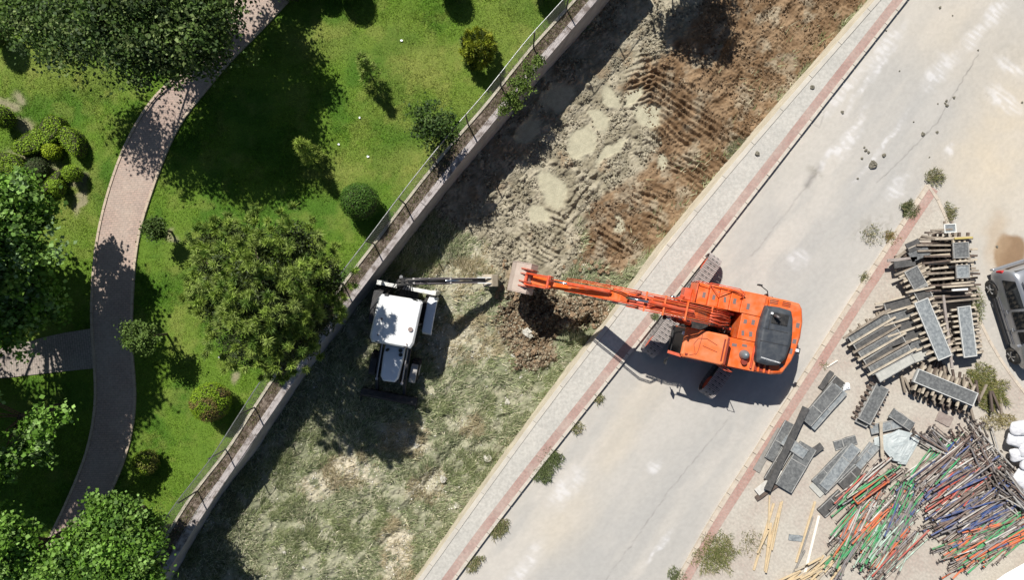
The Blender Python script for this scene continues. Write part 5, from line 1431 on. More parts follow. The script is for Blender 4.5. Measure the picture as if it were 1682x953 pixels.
# rear frame, stabilisers
WMT = M('white_machine', (.66, .66, .64), .5, dust=(.3, .27, .22), dscale=6, damt=.5)
b_ = MB(); b_.box2((-1.48, -1.12, .75), (-1.30, 1.12, 1.00)); b_.box2((-1.48, -1.12, 1.35), (-1.32, 1.12, 1.5)); b_.build('rear_frame', WMT, bh, bevel=.01)
for s in (-1, 1):
    b_ = MB(); b_.box((-1.42, s * 1.20, 1.05), (.20, .20, 1.55)); st = b_.build('stabiliser', WMT, bh, bevel=.01)
    b_ = MB(); b_.box((-1.42, s * 1.20, .22), (.10, .10, .5)); b_.box((-1.42, s * 1.2, -.0), (.35, .30, .06)); b_.build('foot', BDK, st)
b_ = MB(); b_.box((-1.60, -.10, 1.15), (.30, .42, .75)); b_.build('kingpost', WMT, bh, bevel=.02)
for i in range(5):
    b_ = MB(); b_.tube([(-1.1, -.5 + i * .2, 1.5), (-1.35, -.3 + i * .12, 1.9), (-1.65, -.1 + i * .05, 1.5)], .022, 6); b_.build('hose', RUB, bh)
# digging boom in world points
inv = root_mat(BL, BR).inverted()
k0 = Vector((-4.98, .22, BZ + 1.15)); k1 = Vector((-4.05, .36, BZ + 3.42)); k2 = Vector((-1.15, .42, BZ + 1.15))
b_ = MB(inv)
mid = k0.lerp(k1, .5) + Vector((-.18, 0, .12))
b_.beam(k0, mid, .26, .32, up=(0, 1, 0)); b_.beam(mid, k1, .24, .28, up=(0, 1, 0)); b_.build('digging_boom', BDK, bh, bevel=.01)
b_ = MB(inv); q0 = k1 + Vector((-.42, -.02, .18)); b_.beam(q0, k1.lerp(k2, .5), .22, .30, up=(0, 1, 0)); b_.beam(k1.lerp(k2, .49), k2, .20, .24, up=(0, 1, 0)); dp = b_.build('dipper_arm', BDK, bh, bevel=.01)
b_ = MB(inv)
for dy in (-.10, .10): b_.beam(k1 + Vector((.1, dy, .22)), k1.lerp(k2, .95) + Vector((0, dy, .16)), .035, .05)
b_.build('dipper_edge', M('dipper_edge', (.24, .21, .21), .5), bh)
b_ = MB(inv); b_.tube([k1 + Vector((-.15, 0, .30)), k1.lerp(k2, .42) + Vector((0, 0, .26))], .075, 12); cy = b_.build('bucket_cylinder', BDK, bh, smooth=True)
b_ = MB(inv); b_.tube([k1.lerp(k2, .42) + Vector((0, 0, .26)), k1.lerp(k2, .80) + Vector((0, 0, .24))], .035, 10); b_.build('piston_rod', CHR, cy, smooth=True)
b_ = MB(inv); b_.tube([k0 + Vector((.1, .18, .4)), k1 + Vector((-.5, .18, -.15))], .07, 10); b_.build('boom_cylinder', M('grey_cylinder', (.25, .25, .25), .4, .4), bh)
for i in range(6):
    b_ = MB(inv); o_ = Vector((random.uniform(-.1, .1), random.uniform(-.2, .2), random.uniform(.1, .3)))
    b_.tube([k0 + o_ + Vector((-.05, 0, .3)), mid + o_ + Vector((-.1, 0, .1)), k1 + o_ + Vector((-.2, 0, .12)), k1.lerp(k2, .2) + o_ * .5 + Vector((0, 0, .2))], .02, 6); b_.build('hose', RUB if i % 2 else M('grey_hose', (.16, .15, .14), .6), bh, smooth=True)
for t in (.02, .10, .22, .5): 
    q = k1.lerp(k2, t); b_ = MB(inv); b_.box(q + Vector((0, 0, .2)), (.08, .26, .10)); b_.build('bracket', M('bracket_grey', (.42, .40, .38), .5), bh)
# link and bucket
TANB = M('tan_bucket', (.42, .36, .27), .7, col2=(.32, .27, .20), scale=4, dust=(.45, .4, .3), damt=.5)
for dy in (-.12, .12):
    b_ = MB(inv); b_.beam(k2 + Vector((-.35, dy, .45)), k2 + Vector((.22, dy, .22)), .05, .09); b_.build('link_arm', WMT, bh)
prof = [(k2.x - .12, k2.z + .12), (k2.x + .28, k2.z + .20), (k2.x + .52, k2.z - .05), (k2.x + .55, k2.z - .45), (k2.x + .30, k2.z - .80), (k2.x - .02, k2.z - .88), (k2.x + .05, k2.z - .3)]
b_ = MB(inv); b_.prism_y(prof, k2.y - .27, k2.y + .27); kb = b_.build('digging_bucket', TANB, bh, bevel=.02)
for i in range(4):
    y = k2.y - .22 + i * .147; b_ = MB(inv); b_.beam((k2.x, y, k2.z - .86), (k2.x - .22, y, k2.z - .92), .06, .05); b_.build('bucket_tooth', TANB, kb)

# ================================================================== silver people carrier at the right edge
def van():
    f = Vector((.29, -.957, 0)).normalized(); rz = math.atan2(f.y, f.x)
    wr = P(1631, 474, .3); wf = P(1666, 584, .3)
    f = (wf - wr).normalized(); rz = math.atan2(f.y, f.x); left = Vector((-f.y, f.x, 0))
    wbse = (wf - wr).length
    c = (wr + wf) / 2 + left * .80; c.z = 0
    root = empty('parked_van', c, rz, 'silver-grey people carrier parked at the right edge of the photo', 'van')
    SIL = M('silver_paint', (.33, .34, .36), .32, .55, coat=.6); TRIM = M('van_trim', (.02, .02, .022), .6)
    hb = wbse / 2
    # stations: x, half width at sill, waist, roof ; z sill, waist, roof
    st = [(-hb - .78, .72, .74, .62, .48, .80, 1.05), (-hb - .72, .80, .82, .66, .36, .98, 1.45), (-hb - .52, .86, .87, .68, .30, 1.02, 1.68), (-hb, .89, .90, .70, .24, 1.03, 1.76), (-.4, .90, .91, .71, .22, 1.02, 1.78),
          (.35, .90, .91, .70, .22, 1.00, 1.74), (.85, .90, .90, .66, .22, .99, 1.60), (hb + .02, .89, .89, .66, .24, .97, 1.10), (hb + .45, .86, .84, .60, .30, .85, .90), (hb + .75, .74, .72, .50, .40, .70, .74)]
    prof_n = 12
    V = []
    for x, a, b, c_, z0, z1, z2 in st:
        ring = [(-a * .92, z0), (-a, z0 + .12), (-b * 1.01, (z0 + z1) / 2), (-b, z1), (-(b * .45 + c_ * .55), z1 + (z2 - z1) * .6), (-c_, z2 - .05), (-c_ * .8, z2), (0, z2 + .03)]
        ring = ring + [(-y, z) for y, z in ring[-2::-1]]
        V += [(x, y, z) for y, z in ring]
    m = 15; F = []
    for i in range(len(st) - 1):
        for j in range(m - 1): F.append((i * m + j, i * m + j + 1, (i + 1) * m + j + 1, (i + 1) * m + j))
    F += [tuple(range(m)), tuple(reversed(range((len(st) - 1) * m, len(st) * m)))]
    for i in range(len(st) - 1): F.append((i * m, (i + 1) * m, (i + 1) * m + m - 1, i * m + m - 1))
    mb = MB(); mb.add(V, F); body = mb.build('body', SIL, root, smooth=True)
    md = body.modifiers.new('sub', 'SUBSURF'); md.levels = 2; md.render_levels = 2
    md = body.modifiers.new('b', 'EDGE_SPLIT'); md.split_angle = math.radians(50)
    def side_win(name, x0, x1, s, top=.86, slant0=0, slant1=0, mat=GLS):
        def at(x, t):
            for p, q in zip(st, st[1:]):
                if p[0] <= x <= q[0]:
                    u = (x - p[0]) / (q[0] - p[0]); v = [p[k] + (q[k] - p[k]) * u for k in range(7)]; break
            a, b, c_, z0, z1, z2 = v[1:]
            y0, zz0 = b, z1; y1, zz1 = c_, z2 - .05
            return (x, s * (y0 + (y1 - y0) * t + .012 - .02 * math.sin(t * 3.14) + .03 * math.sin(t * 3.14)), zz0 + (zz1 - zz0) * t)
        V = [at(x0, .10), at((x0 + x1) / 2, .10), at(x1, .10), at(x1 + slant1, top), at((x0 + x1) / 2, top), at(x0 + slant0, top)]
        V2 = [(x, y - s * .03, z) for x, y, z in V]
        mb = MB(); mb.add(V + V2, [(0, 1, 4, 5), (1, 2, 3, 4), (6, 7, 10, 11), (7, 8, 9, 10)] + [(i, (i + 1) % 6, (i + 1) % 6 + 6, i + 6) for i in range(6)])
        mb.build(name, mat, root)
    for s in (-1, 1):
        side_win('window', -hb - .38, -.62, s, slant0=.12); side_win('window', -.50, .28, s); side_win('window', .38, .92, s, slant1=-.12, top=.8)
        mb = MB(); mb.box((-.05, s * .925, .30), (wbse - .95, .06, .12)); mb.build('sill_trim', TRIM, root, bevel=.02)
        mb = MB(); mb.box((-.1, s * .925, .62), (wbse - .9, .03, .05)); mb.build('door_moulding', M('moulding', (.10, .10, .11), .5), root)
        mb = MB(); mb.box((-.50, s * .935, .86), (.16, .04, .035)); mb.box((.30, s * .935, .86), (.16, .04, .035)); mb.build('door_handle', SIL, root, bevel=.01)
        for x in (-.56, .34):
            mb = MB(); mb.box((x, s * .915, .66), (.012, .02, .72)); mb.build('door_gap', TRIM, root)
        for x in (-hb, hb):
            mb = MB(); mb.tube([(x, s * .66, .33), (x, s * .90, .33)], .39, 28); mb.build('wheel_arch', TRIM, root)
            mb = MB(); mb.tube([(x, s * .70, .32), (x, s * .92, .32), (x, s * .94, .32)], [.33, .33, .29], 28); w = mb.build('wheel', TYR, root)
            mb = MB(); mb.tube([(x, s * .925, .32), (x, s * .948, .32)], .225, 24); mb.build('rim_disc', TRIM, w)
            mb = MB()
            for k in range(5):
                a = k * 2 * math.pi / 5 + .3; mb.beam((x, s * .955, .32), (x + math.cos(a) * .215, s * .952, .32 + math.sin(a) * .215), .03, .075, up=(0, 1, 0))
            mb.tube([(x, s * .945, .32), (x, s * .965, .32)], .06, 12); mb.build('rim', M('alloy', (.5, .5, .5), .35, .8), w)
        mb = MB(); mb.box((-hb - .70, s * .74, .95), (.14, .16, .34), taper=.8); mb.build('tail_light', M('tail_light', (.45, .015, .02), .25), root, bevel=.03)
        mb = MB(); mb.box((hb + .55, s * .62, .68), (.22, .24, .16)); mb.build('headlight', M('headlight', (.6, .62, .65), .15), root, bevel=.03)
        mb = MB(); mb.box((.95, s * 1.0, 1.02), (.12, .18, .13)); mb.build('wing_mirror', SIL, root, bevel=.03)
        mb = MB(); mb.tube([(-hb - .2, s * .60, 1.80), (.4, s * .60, 1.80)], .018, 6); mb.build('roof_rail', TRIM, root)
    mb = MB(); mb.add([(-hb - .795, -.60, 1.05), (-hb - .795, .60, 1.05), (-hb - .64, .55, 1.56), (-hb - .64, -.55, 1.56)], [(0, 1, 2, 3)]); mb.build('rear_window', GLS, root)
    mb = MB(); mb.add([(.92, -.62, 1.60), (.92, .62, 1.60), (hb + .0, .70, 1.12), (hb + .0, -.70, 1.12)], [(0, 1, 2, 3)]); mb.build('windscreen', GLS, root)
    mb = MB(); mb.box((-hb - .80, 0, .45), (.10, 1.5, .22)); mb.build('rear_bumper', SIL, root, bevel=.04)
van()
# ================================================================== yard: formwork panels, boards, poles
PLY = M('grey_form_ply', (.085, .088, .090), .75, col2=(.20, .205, .20), scale=9, detail=12, lo=.4, hi=.72, bump=.2)
PLYL = M('pale_form_ply', (.145, .16, .17), .7, col2=(.33, .35, .35), scale=8, detail=12, lo=.38, hi=.72, bump=.2)
PLYD = M('dark_form_ply', (.045, .045, .045), .8, col2=(.10, .095, .09), scale=7, detail=10, bump=.2)
PLYW = M('dusty_form_ply', (.34, .34, .31), .8, col2=(.46, .45, .41), scale=5, detail=10, bump=.2)
RIMW = M('panel_rim', (.36, .36, .34), .7, col2=(.24, .23, .22), scale=6)
BAT = M('weathered_batten', (.30, .25, .195), .85, col2=(.17, .14, .11), scale=5, stretch=(1, 1, 1), detail=8)
BATL = M('pale_batten', (.50, .43, .33), .85, col2=(.33, .28, .22), scale=5, detail=8)
BATD = M('dark_batten', (.13, .095, .075), .85, col2=(.075, .055, .045), scale=6)
TIM = M('fresh_timber', (.58, .45, .28), .8, col2=(.45, .35, .22), scale=4, detail=8)
ZY = .11

def ang_px(x0, y0, x1, y1): return math.atan2(-(y1 - y0), x1 - x0)

def panel(px, py, z, L, W, ang, label, board=PLY, rim=RIMW, battens=5, over=.16, group=None, t=.035, bat=BAT, cross=True, rimw=.035, name='formwork_panel', edge=False):
    """board with a raised rim on cross battens; px,py is where its top centre shows, z its underside height"""
    zt = z + .14
    c = P(px, py, zt); c.z = z
    root = empty(name, c, ang, label, 'formwork panel', group)
    b = MB(); b.box((0, 0, .14 - t / 2), (L - 2 * rimw, W - 2 * rimw, t)); b.build('board', board, root)
    for s in (-1, 1):
        b = MB(); b.box((0, s * (W / 2 - rimw / 2), .135), (L, rimw, .065)); b.build('edge_rail', rim, root)
        b = MB(); b.box((s * (L / 2 - rimw / 2), 0, .135), (rimw, W - 2 * rimw - .004, .062)); b.build('edge_rail', rim, root)
    if cross:
        for i in range(battens):
            x = -L / 2 + L * (i + .5) / battens + random.uniform(-.03, .03)
            j = random.uniform(-.05, .05)
            b = MB(); b.box((x, j, .05), (.075, W + 2 * over, .09)); b.build('batten', bat, root)
    return root

def batten(px, py, z, L, ang, w=.08, h=.08, mat=BAT, label='', group=None, name='timber_batten', cat='batten'):
    c = P(px, py, z + h); c.z = z
    b = MB(); b.box((0, 0, h / 2), (L, w, h)); o = b.build(name, mat, None, bevel=.006, seg=1)
    o.location = c; o.rotation_euler = (0, 0, ang)
    tag(o, label, cat, group); return o

A1 = ang_px(1400, 562, 1468, 520)
# pile one: fan of six long panels stepping down to the lower right
g1 = 'panels fanned out in the left stack'
for k in range(6):
    cx, cy = 1428 + k * 8.3, 540 + k * 12.6
    lab = ['hindmost grey panel at the upper left end of the left stack', 'second dark panel from the upper left end of the left stack', 'third panel of the left stack, dark with a pale upper rim',
           'fourth panel of the left stack, dark with streaked dust', 'fifth panel of the left stack, next to the dusty white one', 'dusty white panel on the lower right end of the left stack'][k]
    for lay in range(2):
        if lay == 1 or k == 5:
            pn = panel(cx, cy, ZY + .17 * (2 if lay else 1) + .02 * k, 1.95 if k < 5 else 1.75, .50, A1 + random.uniform(-.03, .03) - .01 * k, lab, board=(PLYW if k == 5 else (PLY, PLYD, PLY, PLYD, PLY)[k % 5]), battens=4, over=.12, group=g1, bat=BAT) if lay == 1 else None
        else:
            panel(cx - 3, cy + 2, ZY + .17 * lay, 1.95, .46, A1 + random.uniform(-.05, .05), 'panel lying at the bottom of the left stack', board=PLYD, battens=4, over=.12, group='bottom panels of the left stack')
    batten(cx - 4, cy - 8, ZY + .49 + .02 * k, 2.35, A1 - .01 * k, mat=BATL if k % 2 else BAT, label='pale batten lying along a panel of the left stack', group='battens lying along the left stack')
# short batten heads standing out at its lower-left ends
for k in range(15):
    batten(1402 + k * 3.6 + random.uniform(-3, 3), 566 + k * 4.0 + random.uniform(-3, 3), ZY + random.choice([0, .1, .2, .32]), .55, A1 + random.uniform(-.35, .35), w=.08, h=.09, mat=random.choice([BATD, BAT, BAT]), label='dark batten end sticking out at the left stack', group='batten ends at the left stack')

# pile two: middle stack, five boards between long battens
A2 = ang_px(1452, 500, 1512, 484)
g2 = 'panels in the middle stack'
for k in range(6):
    cx, cy = 1478 + k * 6.6, 499 + k * 17.0
    lab = ['uppermost dark panel of the middle stack', 'second dark panel from the top of the middle stack', 'third dark panel from the top of the middle stack', 'fourth dark panel from the top of the middle stack', 'fifth grey panel of the middle stack', 'lowest short panel of the middle stack'][k]
    panel(cx, cy, ZY + .30, 1.35 if k < 5 else .9, .44, A2 + .02 * k, lab, board=[PLYD, PLY, PLYD, PLYD, PLY, PLYW][k], battens=5, over=.06, group=g2, bat=BATL)
    panel(cx + 2, cy + 2, ZY + .12, 1.4, .4, A2, 'panel lying at the bottom of the middle stack', board=PLYD, battens=5, over=.08, group='bottom panels of the middle stack')
    batten(cx - 2, cy - 9, ZY + .46, 2.05, A2 + .02 * k, mat=BATL, label='pale batten crossing the middle stack between two boards', group='battens crossing the middle stack')
    for q in range(4):
        s = -1 if q % 2 else 1
        batten(cx + s * random.uniform(26, 33), cy + random.uniform(-9, 9) + (-s * 7), ZY + random.choice([.02, .14, .26, .38]), .5, A2 + random.uniform(-.3, .3), mat=random.choice([BATL, BAT, BATD]), label='batten end sticking out beside the middle stack', group='batten ends at the middle stack')

# pile three: long pale panel on a high stack
A3 = ang_px(1511, 492, 1551, 588)
panel(1532, 541, ZY + .66, 2.62, .62, A3, 'long pale grey panel lying on the high central stack', board=PLYL, battens=9, over=.30, bat=BATL, rim=M('pale_rim', (.50, .50, .48), .7))
panel(1534, 541, ZY + .50, 2.5, .60, A3 + .03, 'second panel down under the long pale one', board=PLYD, battens=9, over=.36, bat=BAT)
panel(1535, 543, ZY + .34, 2.5, .60, A3 - .02, 'third panel down under the long pale one', board=PLYD, battens=9, over=.30, bat=BATL)
panel(1536, 544, ZY + .17, 2.5, .60, A3, 'fourth panel down under the long pale one', board=PLYD, battens=8, over=.34, bat=BATD)
panel(1537, 545, ZY + .0, 2.5, .60, A3, 'bottom panel under the long pale one', board=PLYD, battens=8, over=.34, bat=BAT)
panel(1504, 458, ZY + .52, .95, .62, A3 + .1, 'square grey panel at the upper end of the high central stack', board=PLY, battens=4, over=.22, bat=BATL)
panel(1515, 482, ZY + .50, .62, .66, A3 + .1, 'small dark board between the square panel and the long pale panel', board=PLYD, battens=3, over=.20, bat=BATL)
panel(1506, 462, ZY + .3, 1.2, .62, A3 + .1, 'lower panel under the square grey one', board=PLYD, battens=5, over=.30, bat=BAT)
batten(1512, 476, ZY + .68, 1.25, ang_px(1495, 478, 1530, 471), mat=BATL, label='pale batten lying between the square panel and the long pale panel')
batten(1557, 545, ZY + .62, 3.1, ang_px(1553, 500, 1564, 590), w=.10, mat=M('grey_plank', (.33, .29, .26), .85, col2=(.24, .2, .18), scale=5), label='grey plank standing between the two long pale panels', name='plank', cat='plank')
# pile four: right-hand long panel and boards above it
A4 = ang_px(1584, 505, 1594, 582)
panel(1588, 545, ZY + .55, 2.15, .56, A4, 'long grey panel at the right end, partly in shade at its upper end', board=PLYL, battens=9, over=.24, bat=BATL, rim=M('pale_rim', (.5, .5, .48), .7))
panel(1589, 545, ZY + .38, 2.1, .56, A4 + .03, 'second panel down in the right-hand stack', board=PLYD, battens=9, over=.28, bat=BAT)
panel(1590, 546, ZY + .2, 2.1, .56, A4, 'third panel down in the right-hand stack', board=PLYD, battens=9, over=.26, bat=BATL)
panel(1591, 547, ZY + .02, 2.1, .56, A4, 'bottom panel of the right-hand stack', board=PLYD, battens=8, over=.28, bat=BAT)
A5 = ang_px(1500, 400, 1590, 396)
panel(1578, 411, ZY + .80, .66, .66, A5, 'square dark grey panel near the top of the tall batten stack', board=PLY, battens=3, over=.1, bat=BATL)
panel(1581, 446, ZY + .78, .56, .56, A5, 'square light grey panel lower on the tall batten stack', board=PLYL, battens=3, over=.1, bat=BATL)
panel(1560, 375, ZY + .62, .50, .38, A5 + .02, 'small white-rimmed board at the very top of the tall batten stack', board=PLYL, battens=2, over=.1, rim=M('white_rim', (.7, .7, .66), .7))
# the tall stack of crossed battens
gb_ = 'battens lying crosswise in the tall stack'
for lay in range(6):
    rows = 12
    for r in range(rows):
        yy = 392 + r * 9.4 + random.uniform(-2, 2)
        if lay in (0, 2, 4, 5):
            L = random.uniform(1.7, 2.3); xx = 1560 + random.uniform(-10, 6) + (yy - 430) * .10
            batten(xx, yy, ZY + lay * .115, L, A5 + random.uniform(-.07, .07), w=.085, h=.10, mat=random.choice([BATD, BATL, BAT, BAT]), label='weathered batten lying crosswise in the tall stack', group=gb_)
for lay in (1, 3):
    for q in range(6):
        batten(1532 + q * 11 + random.uniform(-2, 2), 430, ZY + lay * .115, 2.5, A5 + math.pi / 2 + random.uniform(-.04, .04) - .1, w=.085, h=.10, mat=random.choice([BATD, BAT]), label='weathered batten lying lengthwise in the tall stack', group='lengthwise battens in the tall stack')
for k in range(4):
    batten(1532 + k * 5, 388 - k * 4 + random.uniform(-2, 2), ZY + .6 + .03 * k, .9, A5 + random.uniform(-.5, .3), mat=random.choice([BAT, BATL, BATD]), label='loose batten on the top end of the tall stack', group='loose battens on the tall stack')
for (x, y, L, z, m, lab) in [(1565, 391, 1.5, .86, BATL, 'long pale batten above the square dark panel'), (1583, 391, .75, .96, M('yellow_batten', (.45, .36, .12), .7), 'short yellowish batten above the square dark panel'), (1580, 429, .95, .95, BATL, 'pale batten between the two square panels'),
                             (1578, 465, .8, .92, BATL, 'upper pale batten below the light square panel'), (1574, 470, 1.3, .86, BATL, 'long pale batten below the light square panel'), (1577, 476, .65, .95, M('white_batten', (.7, .7, .68), .7), 'short white batten above the shaded panel end')]:
    batten(x, y, ZY + z - .05, L, A5 + .02, mat=m, label=lab)
# loose sticks at the left of the tall stack
for (x, y, L, a, w, m, lab) in [(1499, 400, .60, 24, .20, PLYD, 'short dark board, topmost of the loose boards beside the yard kerb'), (1504, 408, .65, 24, .18, PLYD, 'second short dark board beside the yard kerb'), (1510, 417, .85, 24, .42, PLY, 'wide grey board under the two short dark boards'),
                                (1482, 426, 1.25, 5, .13, M('grey_plank', (.3, .3, .3)), 'thick pale grey beam pointing at the yard kerb'), (1486, 433, .9, 8, .30, PLYD, 'dark board under the thick pale beam'),
                                (1490, 444, 1.15, 22, .09, BAT, 'upper loose batten below the thick beam'), (1498, 447, 1.2, 24, .09, BAT, 'middle loose batten below the thick beam'), (1505, 449, 1.2, 26, .09, BATL, 'lower loose batten below the thick beam'), (1512, 453, .9, 24, .09, BAT, 'lowest loose batten below the thick beam')]:
    batten(x, y, ZY + .52, L, math.radians(a), w=w, h=.07, mat=m, label=lab, cat='board', name='loose_board')
for k in range(10):
    batten(1492 + random.uniform(-16, 26), 436 + random.uniform(-22, 20), ZY + random.uniform(0, .4), .9, math.radians(random.uniform(5, 40)), w=.1, h=.1, mat=random.choice([BATD, BAT]), label='dark batten under the loose boards beside the kerb', group='battens under the loose boards')
# pile five: long panel rotated, batten ends all round
A6 = ang_px(1503, 615, 1600, 655)
panel(1553, 637, ZY + .62, 2.70, .60, A6, 'long grey panel lying crosswise on the lower stack beside the grass', board=PLY, battens=7, over=.26, bat=BATL, rim=M('pale_rim', (.5, .5, .48), .7))
for k, (z, m) in enumerate([(.46, BAT), (.30, BATD), (.14, BAT), (0, BATD)]):
    panel(1551 - k, 638 + k, ZY + z, 2.75, .60, A6 + random.uniform(-.03, .03), ['second', 'third', 'fourth', 'bottom'][k] + ' panel down in the lower crosswise stack', board=PLYD, battens=8, over=.34, bat=m)
for k in range(15):
    batten(1484 + k * 8, 634 + k * 3.0 + random.uniform(-3, 3), ZY + random.choice([0, .1, .2]), .75, A6 - .9 + random.uniform(-.2, .2), w=.1, h=.09, mat=random.choice([BATD, BAT]), label='dark batten end fanned out below the lower crosswise stack', group='batten ends below the lower crosswise stack')
for k in range(16):
    batten(1530 + k * 7.6, 600 + k * 4.4 + random.uniform(-3, 3), ZY + random.choice([0, .12, .24, .34]), .9, A6 - 1.2 + random.uniform(-.5, .5), w=.09, h=.09, mat=random.choice([BATD, BAT, BATD]), label='dark batten in the row above the lower crosswise stack', group='battens above the lower crosswise stack')
# single panel on battens
A7 = ang_px(1450, 632, 1415, 698)
panel(1434, 664, ZY + .14, 1.72, .60, A7, 'single grey panel on short dark battens standing apart in the yard', board=PLY, battens=7, over=.16, bat=BATD)
panel(1428, 668, ZY, 1.75, .56, A7 + .03, 'lower panel under the single grey one', board=PLYD, battens=7, over=.18, bat=BATD)
batten(1420, 694, ZY + .1, .85, A7 + 1.45, mat=BATL, label='pale batten at the foot of the single grey panel')

# flat loose boards on the ground
def board(px, py, Lp, Wp, x0, y0, x1, y1, mat, label, z=ZY, t=.03, name='loose_board', tilt=0, cat='board'):
    a = ang_px(x0, y0, x1, y1); L = Lp * (CAM_H - z) / FPX; W = Wp * (CAM_H - z) / FPX
    # slightly ragged outline, with a framed rim
    c = P(px, py, z + t); c.z = z
    b = MB(); n = 5
    top = [(-L / 2 + L * i / n, W / 2 + random.uniform(-.015, .015)) for i in range(n + 1)] + [(L / 2 - L * i / n, -W / 2 + random.uniform(-.015, .015)) for i in range(n + 1)]
    b.prism_z(top, 0, t)
    o = b.build(name, mat); o.location = c; o.rotation_euler = (tilt, 0, a); tag(o, label, cat)
    if Wp >= 15 and mat in (PLY, PLYL, PLYD):
        for s in (-1, 1):
            e = MB(); e.box((0, s * (W / 2 - .03), t + .008), (L - .04, .03, .02)); e.build('edge_rail', RIMW, o)
        e = MB(); e.box((random.uniform(-.2, .2) * L, 0, t + .006), (.035, W - .1, .015)); e.build('edge_rail', RIMW, o)
    return o
board(1349, 665, 78, 23, 1328, 690, 1372, 640, PLY, 'grey board with raised rim near the yard kerb, upper end beside the white scrap', z=ZY + .22, t=.05)
board(1355, 669, 80, 26, 1328, 690, 1372, 640, PLYL, 'pale edged board under the grey rimmed board', z=ZY + .14, t=.05)
board(1352, 660, 92, 22, 1326, 694, 1372, 636, PLYD, 'dark board lowest beneath the grey rimmed board', z=ZY + .02, t=.07)
board(1357, 625, 34, 8, 1345, 645, 1366, 615, PLYD, 'narrow dark strip poking out above the grey rimmed board', z=ZY + .02, t=.06)
board(1292, 738, 150, 11, 1262, 805, 1330, 660, PLYD, 'long narrow dark beam leaning across the loose boards by the kerb', z=ZY + .30, t=.08, tilt=.1)
board(1280, 725, 70, 18, 1262, 760, 1300, 690, PLY, 'worn grey board left of the long dark beam', z=ZY + .10, t=.04)
board(1262, 740, 80, 12, 1250, 775, 1292, 705, M('greyed_timber', (.28, .26, .24), .9, col2=(.2, .19, .17), scale=6), 'greyed narrow plank lying along the yard kerb', z=ZY + .02)
board(1277, 765, 60, 18, 1265, 790, 1295, 740, PLYD, 'dark grey board below the long dark beam', z=ZY + .14, t=.04)
board(1307, 768, 82, 31, 1283, 812, 1328, 735, PLY, 'broad dusty grey board at the lower end of the loose boards', z=ZY + .16, t=.05)
board(1305, 735, 44, 18, 1288, 722, 1320, 744, PLYL, 'short pale board crossing above the broad dusty one', z=ZY + .24, t=.04)
board(1339, 741, 28, 11, 1328, 750, 1352, 733, PLYD, 'small dark offcut right of the broad dusty board', z=ZY + .1, t=.08)
board(1264, 793, 54, 12, 1244, 812, 1290, 776, M('white_board', (.58, .56, .52), .8, col2=(.44, .42, .38), scale=6), 'whitish board at the lower left of the loose boards', z=ZY + .10, t=.05)
board(1262, 806, 50, 8, 1242, 820, 1284, 790, BATD, 'dark slat below the whitish board', z=ZY + .03, t=.08)
board(1388, 728, 38, 16, 1370, 733, 1407, 722, PLY, 'short grey board lying alone between the board piles', z=ZY)
board(1373, 772, 82, 33, 1345, 805, 1408, 742, PLY, 'large grey board with a raised centre in the middle of the yard', z=ZY + .10, t=.04)
board(1379, 768, 86, 20, 1350, 812, 1410, 735, PLYL, 'paler board lying on top of the large grey board', z=ZY + .15, t=.04)
board(1364, 783, 74, 26, 1338, 810, 1400, 750, PLYW, 'dusty whitish board underneath the large grey board', z=ZY + .03, t=.04)
board(1411, 762, 78, 17, 1392, 795, 1440, 735, PLYL, 'narrow pale board right of the large grey board', z=ZY + .06, t=.04)
board(1428, 745, 60, 15, 1415, 775, 1462, 722, PLYL, 'narrow pale board sliding under the plastic sheets', z=ZY + .10, t=.04)
board(1397, 786, 42, 18, 1383, 800, 1412, 772, PLYD, 'dark grey board just above the lower dark one', z=ZY + .08, t=.05)
board(1366, 828, 48, 19, 1348, 845, 1390, 805, PLYD, 'dark board lying beside the left edge of the colourful poles', z=ZY + .05, t=.06)
board(1481, 690, 42, 17, 1464, 678, 1502, 704, PLY, 'grey board above the pale plastic sheets', z=ZY + .22, t=.05)
board(1460, 700, 62, 16, 1430, 706, 1490, 692, PLYL, 'pale board crossing under the small grey board', z=ZY + .12, t=.04)
board(1551, 689, 26, 17, 1540, 684, 1565, 696, M('brown_board', (.22, .17, .15), .85, col2=(.3, .25, .22), scale=6), 'small brownish board above the pile of poles', z=ZY + .02)
board(1448, 724, 60, 5, 1447, 700, 1449, 745, BATL, 'upright pale batten lying across the plastic sheets', z=ZY + .34, t=.05)
board(1308, 885, 26, 10, 1300, 885, 1318, 887, PLYL, 'small grey offcut beside the light timbers at the bottom', z=ZY)
# pale plastic sheets
PLA = M('pale_sheet', (.36, .40, .40), .45, col2=(.50, .53, .52), scale=3, bump=.5, bscale=12)
def sheet(poly, z, label, mat=PLA, name='plastic_sheet', t=.015, lift=.05, cat='sheet', group=None):
    W_ = [P(x, y, z + t) for x, y in poly]; c = sum(W_, Vector()) / len(W_); c.z = z
    b = MB(); loc = [(q.x - c.x, q.y - c.y) for q in W_]; n = len(loc)
    k = 6; V = []; F = []
    for r in range(k + 1):
        for i, (x, y) in enumerate(loc):
            f = r / k; V.append((x * f, y * f, t + lift * (1 - f) + lift * .8 * math.sin(i * 2.1 + r * 1.3) * f * (1 - f) * 2))
    for r in range(k):
        for i in range(n):
            F.append((r * n + i, r * n + (i + 1) % n, (r + 1) * n + (i + 1) % n, (r + 1) * n + i))
    b.add(V, F)
    o = b.build(name, mat); o.location = c
    md = o.modifiers.new('thick', 'SOLIDIFY'); md.thickness = .012
    tag(o, label, cat, group); return o
sheet([(1450, 718), (1476, 706), (1498, 712), (1500, 728), (1480, 760), (1466, 757), (1450, 738)], ZY + .2, 'larger pale plastic sheet on the boards in the middle of the yard')
sheet([(1435, 720), (1462, 712), (1470, 722), (1452, 736), (1436, 732)], ZY + .16, 'smaller pale plastic sheet left of the larger one')
